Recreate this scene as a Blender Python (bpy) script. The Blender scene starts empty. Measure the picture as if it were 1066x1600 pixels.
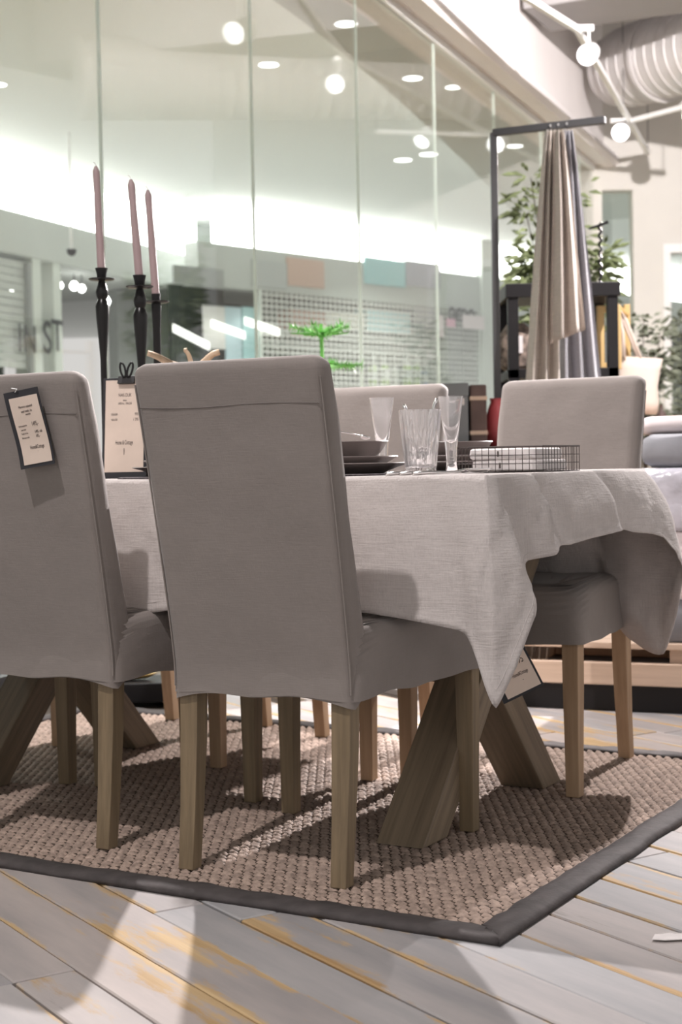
import bpy, bmesh, math, random
from mathutils import Vector, Matrix, noise
random.seed(7)
R = math.radians
SC = bpy.context.scene
COL = SC.collection

# ------------------------------------------------------------------ camera
F, HOR, ROLL, EYE = 2400.0, -78.0, 0.019, 0.80
PITCH = math.atan(-HOR / F)
cam_data = bpy.data.cameras.new('camera')
cam = bpy.data.objects.new('camera', cam_data)
COL.objects.link(cam)
cam_data.sensor_fit = 'VERTICAL'
cam_data.sensor_height = 36.0
cam_data.lens = F * 36.0 / 1600.0
cam_data.clip_start = 0.05
cam_data.clip_end = 200
cam_data.dof.use_dof = True
cam_data.dof.focus_distance = 2.9
cam_data.dof.aperture_fstop = 6.0
cam.matrix_world = Matrix.Translation((0, 0, EYE)) @ Matrix.Rotation(math.pi / 2 - PITCH, 4, 'X') @ Matrix.Rotation(-ROLL, 4, 'Z')
SC.camera = cam

# ------------------------------------------------------------------ world, exposure
SC.view_settings.view_transform = 'Standard'
SC.view_settings.look = 'None'
SC.view_settings.gamma = 1.0
SC.view_settings.use_curve_mapping = False
SC.view_settings.exposure = 0.45
world = bpy.data.worlds.new('world')
SC.world = world
world.use_nodes = True
world.node_tree.nodes['Background'].inputs[0].default_value = (1.0, 0.955, 0.935, 1)
world.node_tree.nodes['Background'].inputs[1].default_value = 0.55


def spot(name, loc, target, power, angle, blend=0.25, size=0.03, color=(1, 0.93, 0.92)):
    d = bpy.data.lights.new(name, 'SPOT')
    d.energy = power
    d.spot_size = R(angle)
    d.spot_blend = blend
    d.shadow_soft_size = size
    d.color = color
    o = bpy.data.objects.new(name, d)
    COL.objects.link(o)
    o.location = loc
    o.rotation_euler = (Vector(target) - Vector(loc)).to_track_quat('-Z', 'Y').to_euler()
    return o


# the shop's track spotlights, with an added bulkhead wash last
spot('spotlight_beam', (-0.74, 4.98, 3.25), (-0.1, 3.0, 0.3), 420, 96, 0.35, 0.025)      # over the table from the glass side
spot('spotlight_beam', (3.25, 10.3, 3.5), (-0.55, 3.5, 0.3), 5200, 15, 0.5, 0.03)         # low from the back of the shop
spot('spotlight_beam', (-1.35, 1.15, 4.5), (-0.2, 2.7, 0.3), 350, 64, 0.6, 0.04)           # from the left front
spot('spotlight_beam', (2.3, 6.6, 3.6), (0.95, 4.65, 0.0), 900, 44, 0.6)                  # on the bedding
spot('spotlight_beam', (2.2, 4.6, 3.9), (1.7, 7.3, 1.0), 700, 56, 0.5)                    # on linens and tote
spot('spotlight_beam', (3.0, 6.6, 4.0), (1.7, 12.0, 3.9), 1500, 100, 1.0, 0.04)            # added wash without a fixture, brightens the bulkhead and duct


# ------------------------------------------------------------------ pixel helpers (1066 x 1600 frame)
_fw = Vector((0, math.cos(PITCH), -math.sin(PITCH)))
_up = Vector((0, math.sin(PITCH), math.cos(PITCH)))
_rt = Vector((1, 0, 0))
CAM = Vector((0, 0, EYE))


def ray(x, y):
    a, b = x - 533, y - 800
    return _fw * F + _rt * (a - b * ROLL) - _up * (b + a * ROLL)


def P(x, y, Y):
    d = ray(x, y)
    return CAM + d * (Y / d.y)


def PZ(x, y, z):
    d = ray(x, y)
    return CAM + d * ((z - EYE) / d.z)


def on_plane(x, y, p0, dr):
    d = ray(x, y)
    n = Vector((-dr[1], dr[0], 0))
    t = (Vector((p0[0], p0[1], 0)) - CAM).dot(n) / d.dot(n)
    return CAM + d * t


TA = -30.5
CU, SU = math.cos(R(30.5)), math.sin(R(30.5))


def W(u, v, z=0.0):
    return Vector((CU * u + SU * v, -SU * u + CU * v, z))


def UV(p):
    return Vector((CU * p.x - SU * p.y, SU * p.x + CU * p.y, p.z))


# ------------------------------------------------------------------ materials
def new_mat(name):
    m = bpy.data.materials.new(name)
    m.use_nodes = True
    nt = m.node_tree
    b = nt.nodes['Principled BSDF']
    return m, nt, b


def mat(name, col, rough=0.6, var=0.0, scale=8.0, bump=0.0, bscale=60.0, metal=0.0, spec=0.5, stretch=(1, 1, 1), sheen=0.0, emit=None, estr=0.0):
    m, nt, b = new_mat(name)
    b.inputs['Base Color'].default_value = (*col, 1)
    b.inputs['Roughness'].default_value = rough
    b.inputs['Metallic'].default_value = metal
    b.inputs['Specular IOR Level'].default_value = spec
    if sheen:
        b.inputs['Sheen Weight'].default_value = sheen
    if emit:
        b.inputs['Emission Color'].default_value = (*emit, 1)
        b.inputs['Emission Strength'].default_value = estr
    if var or bump:
        tc = nt.nodes.new('ShaderNodeTexCoord')
        mp = nt.nodes.new('ShaderNodeMapping')
        mp.inputs['Scale'].default_value = stretch
        nt.links.new(tc.outputs['Object'], mp.inputs[0])
    if var:
        n = nt.nodes.new('ShaderNodeTexNoise')
        n.inputs['Scale'].default_value = scale
        n.inputs['Detail'].default_value = 6
        nt.links.new(mp.outputs[0], n.inputs['Vector'])
        r = nt.nodes.new('ShaderNodeValToRGB')
        r.color_ramp.elements[0].position = 0.3
        r.color_ramp.elements[1].position = 0.7
        r.color_ramp.elements[0].color = (*[c * (1 - var) for c in col], 1)
        r.color_ramp.elements[1].color = (*[min(1, c * (1 + var)) for c in col], 1)
        nt.links.new(n.outputs[0], r.inputs[0])
        nt.links.new(r.outputs[0], b.inputs['Base Color'])
    if bump:
        n2 = nt.nodes.new('ShaderNodeTexNoise')
        n2.inputs['Scale'].default_value = bscale
        n2.inputs['Detail'].default_value = 5
        nt.links.new(mp.outputs[0], n2.inputs['Vector'])
        bp = nt.nodes.new('ShaderNodeBump')
        bp.inputs['Strength'].default_value = bump
        bp.inputs['Distance'].default_value = 0.004
        nt.links.new(n2.outputs[0], bp.inputs['Height'])
        nt.links.new(bp.outputs[0], b.inputs['Normal'])
    return m


def emat(name, col, strength):
    m, nt, b = new_mat(name)
    nt.nodes.remove(b)
    e = nt.nodes.new('ShaderNodeEmission')
    e.inputs[0].default_value = (*col, 1)
    e.inputs[1].default_value = strength
    nt.links.new(e.outputs[0], nt.nodes['Material Output'].inputs[0])
    return m


def weave_mat(name, col, var, rough, wscale, bstr, big=3.0, sheen=0.2, thr=0.14):
    """woven cloth: large tone drift, fine thread grain, relief"""
    m, nt, b = new_mat(name)
    b.inputs['Roughness'].default_value = rough
    b.inputs['Specular IOR Level'].default_value = 0.25
    b.inputs['Sheen Weight'].default_value = sheen
    tc = nt.nodes.new('ShaderNodeTexCoord')
    big_n = nt.nodes.new('ShaderNodeTexNoise')
    big_n.inputs['Scale'].default_value = big
    big_n.inputs['Detail'].default_value = 8
    big_n.inputs['Roughness'].default_value = 0.65
    nt.links.new(tc.outputs['Object'], big_n.inputs['Vector'])
    ramp = nt.nodes.new('ShaderNodeValToRGB')
    ramp.color_ramp.elements[0].position = 0.25
    ramp.color_ramp.elements[1].position = 0.75
    ramp.color_ramp.elements[0].color = (*[c * (1 - var) for c in col], 1)
    ramp.color_ramp.elements[1].color = (*[c * (1 + var) for c in col], 1)
    nt.links.new(big_n.outputs[0], ramp.inputs[0])
    th = []
    for st in ((1, 1, 0.06), (0.08, 0.08, 1)):
        mp = nt.nodes.new('ShaderNodeMapping')
        mp.inputs['Scale'].default_value = st
        nt.links.new(tc.outputs['Object'], mp.inputs[0])
        n = nt.nodes.new('ShaderNodeTexNoise')
        n.inputs['Scale'].default_value = wscale
        n.inputs['Detail'].default_value = 3
        nt.links.new(mp.outputs[0], n.inputs['Vector'])
        th.append(n)
    ad = nt.nodes.new('ShaderNodeMath')
    ad.operation = 'ADD'
    nt.links.new(th[0].outputs[0], ad.inputs[0])
    nt.links.new(th[1].outputs[0], ad.inputs[1])
    mr = nt.nodes.new('ShaderNodeMapRange')
    mr.inputs['From Min'].default_value = 0.6
    mr.inputs['From Max'].default_value = 1.4
    mr.inputs['To Min'].default_value = 1 - thr
    mr.inputs['To Max'].default_value = 1 + thr
    nt.links.new(ad.outputs[0], mr.inputs[0])
    mx = nt.nodes.new('ShaderNodeVectorMath')
    mx.operation = 'SCALE'
    nt.links.new(ramp.outputs[0], mx.inputs[0])
    nt.links.new(mr.outputs[0], mx.inputs['Scale'])
    nt.links.new(mx.outputs[0], b.inputs['Base Color'])
    bp = nt.nodes.new('ShaderNodeBump')
    bp.inputs['Strength'].default_value = bstr
    bp.inputs['Distance'].default_value = 0.002
    nt.links.new(ad.outputs[0], bp.inputs['Height'])
    n3 = nt.nodes.new('ShaderNodeTexNoise')
    n3.inputs['Scale'].default_value = 14
    n3.inputs['Detail'].default_value = 5
    nt.links.new(tc.outputs['Object'], n3.inputs['Vector'])
    bp2 = nt.nodes.new('ShaderNodeBump')
    bp2.inputs['Strength'].default_value = bstr
    bp2.inputs['Distance'].default_value = 0.012
    nt.links.new(n3.outputs[0], bp2.inputs['Height'])
    nt.links.new(bp.outputs[0], bp2.inputs['Normal'])
    nt.links.new(bp2.outputs[0], b.inputs['Normal'])
    return m


def wood_mat(name, col, dark, rough=0.55, axis=2, scale=9.0, tilt=0.0):
    m, nt, b = new_mat(name)
    b.inputs['Roughness'].default_value = rough
    tc = nt.nodes.new('ShaderNodeTexCoord')
    oi = nt.nodes.new('ShaderNodeObjectInfo')
    add = nt.nodes.new('ShaderNodeVectorMath')
    add.operation = 'ADD'
    nt.links.new(tc.outputs['Object'], add.inputs[0])
    nt.links.new(oi.outputs['Random'], add.inputs[1])
    mp = nt.nodes.new('ShaderNodeMapping')
    st = [7.0, 7.0, 7.0]
    st[axis] = 0.3
    mp.inputs['Scale'].default_value = st
    rot = nt.nodes.new('ShaderNodeMapping')
    rot.inputs['Rotation'].default_value = (tilt, 0, 0)
    nt.links.new(add.outputs[0], rot.inputs[0])
    nt.links.new(rot.outputs[0], mp.inputs[0])
    n = nt.nodes.new('ShaderNodeTexNoise')
    n.inputs['Scale'].default_value = scale
    n.inputs['Detail'].default_value = 7
    n.inputs['Roughness'].default_value = 0.6
    nt.links.new(mp.outputs[0], n.inputs['Vector'])
    r = nt.nodes.new('ShaderNodeValToRGB')
    r.color_ramp.elements[0].position = 0.3
    r.color_ramp.elements[1].position = 0.68
    r.color_ramp.elements[0].color = (*dark, 1)
    r.color_ramp.elements[1].color = (*col, 1)
    nt.links.new(n.outputs[0], r.inputs[0])
    nt.links.new(r.outputs[0], b.inputs['Base Color'])
    bp = nt.nodes.new('ShaderNodeBump')
    bp.inputs['Strength'].default_value = 0.15
    bp.inputs['Distance'].default_value = 0.002
    nt.links.new(n.outputs[0], bp.inputs['Height'])
    nt.links.new(bp.outputs[0], b.inputs['Normal'])
    return m


def glass_mat(name, tint, ior=1.5, rough=0.0):
    m, nt, b = new_mat(name)
    nt.nodes.remove(b)
    tr = nt.nodes.new('ShaderNodeBsdfTransparent')
    tr.inputs[0].default_value = (*tint, 1)
    gl = nt.nodes.new('ShaderNodeBsdfGlossy')
    gl.inputs['Roughness'].default_value = rough
    fr = nt.nodes.new('ShaderNodeFresnel')
    ge = nt.nodes.new('ShaderNodeNewGeometry')
    mr = nt.nodes.new('ShaderNodeMapRange')      # same reflectance on both faces of the pane
    mr.inputs['To Min'].default_value = ior
    mr.inputs['To Max'].default_value = 1.0 / ior
    nt.links.new(ge.outputs['Backfacing'], mr.inputs[0])
    nt.links.new(mr.outputs[0], fr.inputs['IOR'])
    mx = nt.nodes.new('ShaderNodeMixShader')
    nt.links.new(fr.outputs[0], mx.inputs[0])
    nt.links.new(tr.outputs[0], mx.inputs[1])
    nt.links.new(gl.outputs[0], mx.inputs[2])
    nt.links.new(mx.outputs[0], nt.nodes['Material Output'].inputs[0])
    return m


def plank_mat():
    m, nt, b = new_mat('worn_painted_planks')
    b.inputs['Roughness'].default_value = 0.5
    tc = nt.nodes.new('ShaderNodeTexCoord')
    oi = nt.nodes.new('ShaderNodeObjectInfo')
    sc = nt.nodes.new('ShaderNodeMath')
    sc.operation = 'MULTIPLY'
    sc.inputs[1].default_value = 37.0
    nt.links.new(oi.outputs['Random'], sc.inputs[0])
    add = nt.nodes.new('ShaderNodeVectorMath')
    add.operation = 'ADD'
    nt.links.new(tc.outputs['Object'], add.inputs[0])
    nt.links.new(sc.outputs[0], add.inputs[1])

    def nz(scale, st, det=6, rough=0.6):
        mp = nt.nodes.new('ShaderNodeMapping')
        mp.inputs['Scale'].default_value = st
        nt.links.new(add.outputs[0], mp.inputs[0])
        n = nt.nodes.new('ShaderNodeTexNoise')
        n.inputs['Scale'].default_value = scale
        n.inputs['Detail'].default_value = det
        n.inputs['Roughness'].default_value = rough
        nt.links.new(mp.outputs[0], n.inputs['Vector'])
        return n

    def ramp(src, p0, c0, p1, c1):
        r = nt.nodes.new('ShaderNodeValToRGB')
        r.color_ramp.elements[0].position = p0
        r.color_ramp.elements[1].position = p1
        r.color_ramp.elements[0].color = (*c0, 1)
        r.color_ramp.elements[1].color = (*c1, 1)
        nt.links.new(src, r.inputs[0])
        return r

    def mix(fac, a, c):
        x = nt.nodes.new('ShaderNodeMix')
        x.data_type = 'RGBA'
        nt.links.new(fac, x.inputs[0])
        for s, v in ((6, a), (7, c)):
            if isinstance(v, tuple):
                x.inputs[s].default_value = (*v, 1)
            else:
                nt.links.new(v, x.inputs[s])
        return x.outputs[2]

    paint = ramp(nz(3.0, (0.5, 3, 1)).outputs[0], 0.3, (0.31, 0.312, 0.318), 0.7, (0.50, 0.475, 0.46))
    rnd = ramp(oi.outputs['Random'], 0.0, (0.88, 0.90, 0.93), 1.0, (1.10, 1.0, 0.955))
    tint = nt.nodes.new('ShaderNodeVectorMath')
    tint.operation = 'MULTIPLY'
    nt.links.new(paint.outputs[0], tint.inputs[0])
    nt.links.new(rnd.outputs[0], tint.inputs[1])
    bare = ramp(nz(5.0, (0.35, 9, 1)).outputs[0], 0.3, (0.42, 0.27, 0.13), 0.72, (0.62, 0.46, 0.26))
    # bare wood shows in patches and along the edges
    sep = nt.nodes.new('ShaderNodeSeparateXYZ')
    nt.links.new(tc.outputs['Object'], sep.inputs[0])
    ab = nt.nodes.new('ShaderNodeMath')
    ab.operation = 'ABSOLUTE'
    nt.links.new(sep.outputs[1], ab.inputs[0])
    edge = nt.nodes.new('ShaderNodeMapRange')
    edge.inputs['From Min'].default_value = 0.040
    edge.inputs['From Max'].default_value = 0.062
    edge.inputs['To Min'].default_value = 0.0
    edge.inputs['To Max'].default_value = 0.13
    nt.links.new(ab.outputs[0], edge.inputs[0])
    wn = nz(2.6, (0.5, 2.2, 1), 8, 0.7)
    sm = nt.nodes.new('ShaderNodeMath')
    sm.operation = 'ADD'
    nt.links.new(wn.outputs[0], sm.inputs[0])
    nt.links.new(edge.outputs[0], sm.inputs[1])
    rw = nt.nodes.new('ShaderNodeMapRange')
    rw.inputs['To Min'].default_value = -0.055
    rw.inputs['To Max'].default_value = 0.05
    fr_ = nt.nodes.new('ShaderNodeMath')
    fr_.operation = 'FRACT'
    nt.links.new(sc.outputs[0], fr_.inputs[0])
    nt.links.new(fr_.outputs[0], rw.inputs[0])
    sm2 = nt.nodes.new('ShaderNodeMath')
    sm2.operation = 'ADD'
    nt.links.new(sm.outputs[0], sm2.inputs[0])
    nt.links.new(rw.outputs[0], sm2.inputs[1])
    mask = ramp(sm2.outputs[0], 0.57, (0, 0, 0), 0.63, (1, 1, 1))
    c1 = mix(mask.outputs[0], tint.outputs[0], bare.outputs[0])
    # scratches and dark grime
    gr = ramp(nz(4.0, (0.6, 5, 1), 9, 0.75).outputs[0], 0.63, (0, 0, 0), 0.72, (0.7, 0.7, 0.7))
    c2 = mix(gr.outputs[0], c1, (0.16, 0.13, 0.10))
    nt.links.new(c2, b.inputs['Base Color'])
    bp = nt.nodes.new('ShaderNodeBump')
    bp.inputs['Strength'].default_value = 0.25
    bp.inputs['Distance'].default_value = 0.002
    nt.links.new(wn.outputs[0], bp.inputs['Height'])
    nt.links.new(bp.outputs[0], b.inputs['Normal'])
    return m


M = {}
M['fabric'] = weave_mat('grey_cotton_slipcover', (0.235, 0.208, 0.192), 0.10, 0.85, 420, 0.18, 3.0, 0.2, 0.03)
M['stitch'] = mat('stitching', (0.17, 0.15, 0.14), 0.9)
M['linen'] = weave_mat('pale_grey_linen', (0.50, 0.462, 0.445), 0.06, 0.9, 300, 0.62, 5.0, 0.2, 0.08)
M['oak'] = wood_mat('grey_brown_oak', (0.255, 0.19, 0.112), (0.155, 0.112, 0.065))
M['oaklit'] = wood_mat('lit_oak', (0.46, 0.32, 0.20), (0.34, 0.22, 0.13))  # same oak, with the light on the far legs put into its colour
M['tablewood'] = wood_mat('table_oak', (0.26, 0.20, 0.135), (0.15, 0.112, 0.075))
M['trestle1'] = wood_mat('trestle_oak_forward', (0.26, 0.20, 0.135), (0.15, 0.112, 0.075), tilt=R(43))
M['trestle-1'] = wood_mat('trestle_oak_back', (0.26, 0.20, 0.135), (0.15, 0.112, 0.075), tilt=R(-43))
M['sisal'] = mat('sisal_rope', (0.40, 0.305, 0.25), 0.85, 0.35, 70, 0.5, 500)
M['sisalbase'] = mat('sisal_backing', (0.085, 0.06, 0.045), 0.95)
M['tape'] = mat('dark_rug_tape', (0.062, 0.053, 0.052), 0.75, 0.25, 25, 0.5, 45, stretch=(1, 1, 1))
M['plank'] = plank_mat()
M['sub'] = mat('subfloor', (0.055, 0.042, 0.032), 0.95)
M['pinkwall'] = mat('white_plaster', (0.80, 0.76, 0.745), 0.9, 0.03, 2, 0.05, 30)
M['beige'] = mat('beige_wall', (0.72, 0.70, 0.655), 0.9, 0.03, 2)
M['white'] = mat('white_paint', (0.86, 0.86, 0.85), 0.6)
M['ceilgrey'] = mat('grey_ceiling', (0.36, 0.35, 0.35), 0.9, 0.06, 1.5)
M['galv'] = mat('galvanised_duct', (0.62, 0.60, 0.59), 0.5, 0.08, 3, metal=0.1)
M['mallceil'] = mat('mall_ceiling_white', (0.80, 0.82, 0.80), 0.9)
M['soffit'] = mat('soffit_grey', (0.56, 0.585, 0.565), 0.8)
M['mallfloor'] = mat('mall_floor_stone', (0.62, 0.63, 0.61), 0.35, 0.06, 1.0)
M['cove'] = emat('cove_light', (0.99, 1.0, 0.96), 5.2)
M['lamp'] = emat('lamp_face', (1.0, 0.98, 0.98), 6.0)
M['down'] = emat('downlight_face', (1.0, 1.0, 0.97), 4.0)
M['pane'] = glass_mat('window_glass', (0.95, 0.962, 0.953), 1.42)


def seam_mat():
    m, nt, b = new_mat('glass_edge')
    b.inputs['Base Color'].default_value = (0.88, 0.94, 0.90, 1)
    b.inputs['Roughness'].default_value = 0.25
    tl = nt.nodes.new('ShaderNodeBsdfTranslucent')
    tl.inputs[0].default_value = (0.92, 0.97, 0.93, 1)
    mx = nt.nodes.new('ShaderNodeMixShader')
    mx.inputs[0].default_value = 0.65
    nt.links.new(b.outputs[0], mx.inputs[1])
    nt.links.new(tl.outputs[0], mx.inputs[2])
    nt.links.new(mx.outputs[0], nt.nodes['Material Output'].inputs[0])
    return m


M['seam'] = seam_mat()
M['black'] = mat('black_metal', (0.014, 0.013, 0.014), 0.45, spec=0.25)
M['blackgloss'] = mat('black_iron_gloss', (0.010, 0.009, 0.009), 0.28, spec=0.3)
M['darkgrey'] = mat('dark_grey_steel', (0.085, 0.085, 0.09), 0.4)
M['candle'] = mat('mauve_wax', (0.36, 0.265, 0.265), 0.5, 0.04, 10)
M['wick'] = mat('wick', (0.75, 0.72, 0.70), 0.9)
M['card'] = mat('black_card', (0.030, 0.030, 0.035), 0.8)
M['paper'] = mat('cream_paper', (0.70, 0.585, 0.50), 0.9, 0.04, 20)
M['ink'] = mat('ink', (0.075, 0.055, 0.05), 0.9)
M['stone'] = mat('taupe_stoneware', (0.20, 0.17, 0.162), 0.35, 0.06, 12)
M['mat'] = mat('dark_woven_placemat', (0.060, 0.050, 0.055), 0.9, 0.5, 150, 0.8, 160)
M['steel'] = mat('cutlery_steel', (0.72, 0.70, 0.69), 0.18, metal=1.0)
M['wire'] = mat('dark_wire', (0.085, 0.07, 0.065), 0.45, metal=0.5)
M['napkin'] = mat('white_napkins', (0.78, 0.74, 0.73), 0.8, 0.05, 30)




def clear_glass():
    m, nt, b = new_mat('clear_glassware')
    b.inputs['Base Color'].default_value = (0.97, 0.96, 0.96, 1)
    b.inputs['Roughness'].default_value = 0.03
    b.inputs['Transmission Weight'].default_value = 0.86
    b.inputs['IOR'].default_value = 1.42
    return m


M['glass'] = clear_glass()
M['drift'] = wood_mat('driftwood', (0.62, 0.47, 0.33), (0.45, 0.32, 0.21))
M['cream'] = weave_mat('cream_linen', (0.63, 0.575, 0.52), 0.05, 0.9, 200, 0.2)
M['sand'] = weave_mat('sand_linen', (0.56, 0.50, 0.45), 0.05, 0.9, 200, 0.2)
M['bluegrey'] = weave_mat('blue_grey_linen', (0.34, 0.335, 0.36), 0.05, 0.9, 200, 0.2)
M['leaf'] = mat('bamboo_leaf', (0.24, 0.29, 0.14), 0.5, 0.3, 6)
M['olive'] = mat('olive_leaf', (0.19, 0.21, 0.15), 0.6, 0.3, 6)
M['fir'] = mat('bright_green_needles', (0.21, 0.54, 0.13), 0.5, 0.25, 20)
M['yellowwood'] = wood_mat('yellow_pine', (0.72, 0.50, 0.22), (0.58, 0.38, 0.15))
M['bag'] = mat('natural_canvas', (0.80, 0.68, 0.60), 0.9, 0.05, 8, 0.2, 100)
M['pinewood'] = wood_mat('pale_pine', (0.66, 0.51, 0.40), (0.54, 0.40, 0.30), axis=0)
M['bedgrey'] = mat('grey_bedding', (0.22, 0.225, 0.245), 0.8, 0.2, 7, 0.5, 14)
M['plastic'] = mat('crumpled_clear_wrap', (0.50, 0.50, 0.56), 0.16, 0.35, 9, 1.0, 16)
M['pinklinen'] = mat('rosy_white_linen', (0.70, 0.635, 0.64), 0.85, 0.05, 8)
M['brass'] = mat('brass', (0.62, 0.44, 0.18), 0.3, metal=0.8)
M['boxgrey'] = mat('grey_box', (0.20, 0.215, 0.225), 0.8)
M['brown'] = mat('brown_leather', (0.11, 0.07, 0.06), 0.6, 0.3, 10)
M['red'] = mat('dark_red_glaze', (0.32, 0.045, 0.05), 0.4)
M['speckle'] = mat('speckled_basketry', (0.22, 0.17, 0.14), 0.8, 0.75, 45)
M['soil'] = mat('soil', (0.05, 0.035, 0.025), 0.95)
M['pot'] = mat('dark_pot', (0.11, 0.105, 0.10), 0.6)


# ------------------------------------------------------------------ builders
def tag(o, label=None, cat=None, group=None, kind=None):
    if label:
        o['label'] = label
    if cat:
        o['category'] = cat
    if group:
        o['group'] = group
    if kind:
        o['kind'] = kind
    return o


def thing(name, label, cat, loc=(0, 0, 0), rz=0.0, group=None):
    o = bpy.data.objects.new(name, None)
    o.empty_display_size = 0.1
    COL.objects.link(o)
    o.location = loc
    o.rotation_euler = (0, 0, rz)
    return tag(o, label, cat, group)


def copy_tree(o, parent=None):
    c = o.copy()
    COL.objects.link(c)
    c.parent = parent
    for ch in [x for x in bpy.data.objects if x.parent == o]:
        copy_tree(ch, c)
    return c


class MB:
    """collects faces of one mesh"""

    def __init__(self):
        self.v, self.f = [], []

    def add(self, vs, fs):
        n = len(self.v)
        self.v += [tuple(p) for p in vs]
        self.f += [tuple(i + n for i in q) for q in fs]
        return self

    def box(self, a, b):
        x0, y0, z0 = a
        x1, y1, z1 = b
        return self.add([(x0, y0, z0), (x1, y0, z0), (x1, y1, z0), (x0, y1, z0), (x0, y0, z1), (x1, y0, z1), (x1, y1, z1), (x0, y1, z1)],
                        [(0, 3, 2, 1), (4, 5, 6, 7), (0, 1, 5, 4), (1, 2, 6, 5), (2, 3, 7, 6), (3, 0, 4, 7)])

    def hexa(self, q0, q1):
        """frustum between two quads (ccw from above), q0 below q1"""
        return self.add(list(q0) + list(q1), [(0, 3, 2, 1), (4, 5, 6, 7), (0, 1, 5, 4), (1, 2, 6, 5), (2, 3, 7, 6), (3, 0, 4, 7)])

    def rings(self, rs, cap0=True, cap1=True, closed=True):
        n = len(rs[0])
        vs = [p for r in rs for p in r]
        fs = []
        for i in range(len(rs) - 1):
            for j in range(n if closed else n - 1):
                k = (j + 1) % n
                fs.append((i * n + j, i * n + k, (i + 1) * n + k, (i + 1) * n + j))
        if cap0:
            fs.append(tuple(reversed(range(n))))
        if cap1:
            fs.append(tuple((len(rs) - 1) * n + j for j in range(n)))
        return self.add(vs, fs)

    def lathe(self, prof, seg=24, c=(0, 0, 0), cap0=True, cap1=True):
        rs = [[(c[0] + r * math.cos(2 * math.pi * j / seg), c[1] + r * math.sin(2 * math.pi * j / seg), c[2] + z) for j in range(seg)] for r, z in prof]
        return self.rings(rs, cap0, cap1)

    def tube(self, pts, rad, seg=8):
        pts = [Vector(p) for p in pts]
        n = len(pts)
        rad = rad if isinstance(rad, (list, tuple)) else [rad] * n
        rs = []
        prev = None
        for i, p in enumerate(pts):
            t = (pts[min(i + 1, n - 1)] - pts[max(i - 1, 0)])
            if t.length < 1e-9:
                t = Vector((0, 0, 1))
            t.normalize()
            if prev is None:
                a = Vector((0, 0, 1)) if abs(t.z) < 0.9 else Vector((1, 0, 0))
                s = t.cross(a).normalized()
            else:
                s = (prev - t * prev.dot(t)).normalized()
            prev = s
            w = t.cross(s)
            rs.append([p + (s * math.cos(2 * math.pi * j / seg) + w * math.sin(2 * math.pi * j / seg)) * rad[i] for j in range(seg)])
        return self.rings(rs)

    def build(self, name, m, parent=None, smooth=False, bevel=0.0, bseg=2, loc=None, rz=None):
        me = bpy.data.meshes.new(name)
        me.from_pydata(self.v, [], self.f)
        me.validate()
        bm = bmesh.new()
        bm.from_mesh(me)
        bmesh.ops.recalc_face_normals(bm, faces=bm.faces)
        bm.to_mesh(me)
        bm.free()
        if m:
            me.materials.append(m)
        if smooth:
            for p in me.polygons:
                p.use_smooth = True
            if smooth == 'auto':
                me.set_sharp_from_angle(angle=R(38))
        o = bpy.data.objects.new(name, me)
        COL.objects.link(o)
        o.parent = parent
        if bevel:
            md = o.modifiers.new('bevel', 'BEVEL')
            md.width = bevel
            md.segments = bseg
            md.limit_method = 'ANGLE'
        if loc is not None:
            o.location = loc
        if rz is not None:
            o.rotation_euler = (0, 0, rz)
        return o


def text_mesh(name, body, size, m, parent, loc, rot, sx=1.0, bold=0.0):
    """flat lettering as a mesh, centred at loc; local x along the line"""
    cu = bpy.data.curves.new(name, 'FONT')
    cu.body = body
    cu.size = size
    cu.align_x = 'CENTER'
    cu.align_y = 'CENTER'
    cu.extrude = 0.0001
    cu.offset = bold * size
    tmp = bpy.data.objects.new(name, cu)
    COL.objects.link(tmp)
    dg = bpy.context.evaluated_depsgraph_get()
    me = bpy.data.meshes.new_from_object(tmp.evaluated_get(dg))
    bpy.data.objects.remove(tmp)
    bpy.data.curves.remove(cu)
    me.materials.clear()
    me.materials.append(m)
    o = bpy.data.objects.new(name, me)
    COL.objects.link(o)
    o.parent = parent
    o.location = loc
    o.rotation_euler = rot
    o.scale = (sx, 1, 1)
    return o


def rrect(x0, x1, y0, y1, r, z, n=6):
    """rounded rectangle ring, counter-clockwise"""
    pts = []
    for cx, cy, a0 in ((x1 - r, y0 + r, -90), (x1 - r, y1 - r, 0), (x0 + r, y1 - r, 90), (x0 + r, y0 + r, 180)):
        for k in range(n + 1):
            a = R(a0 + 90 * k / n)
            pts.append([cx + r * math.cos(a), cy + r * math.sin(a), z])
    return pts


def densify(ring, step=0.03):
    out = []
    n = len(ring)
    for i in range(n):
        a, b = Vector(ring[i]), Vector(ring[(i + 1) % n])
        k = max(1, int((b - a).length / step + 0.5))
        for j in range(k):
            out.append(a.lerp(b, j / k))
    return out


def nz(x, y, z):
    return noise.noise(Vector((x, y, z)))


# ================================================================== SETTING
GD = Vector((0.3662, 0.9305, 0))            # along the glass wall
GN = Vector((-0.9305, 0.3662, 0))           # out into the mall
G0 = Vector((-0.904, 6.0, 0))
PW = 1.412
GTOP = 3.47
CEIL = 4.30
GANG = math.atan2(GD.y, GD.x)

# floor of the shop: slab and boards
fl = MB().box((-2.6, -2.5, -0.12), (7.5, 14.6, -0.022)).build('floor', M['sub'])
tag(fl, kind='structure')
PA = R(-57.0)
pd = Vector((math.cos(PA), math.sin(PA), 0))
pn = Vector((-math.sin(PA), math.cos(PA), 0))
pl_meshes = {}


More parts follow.
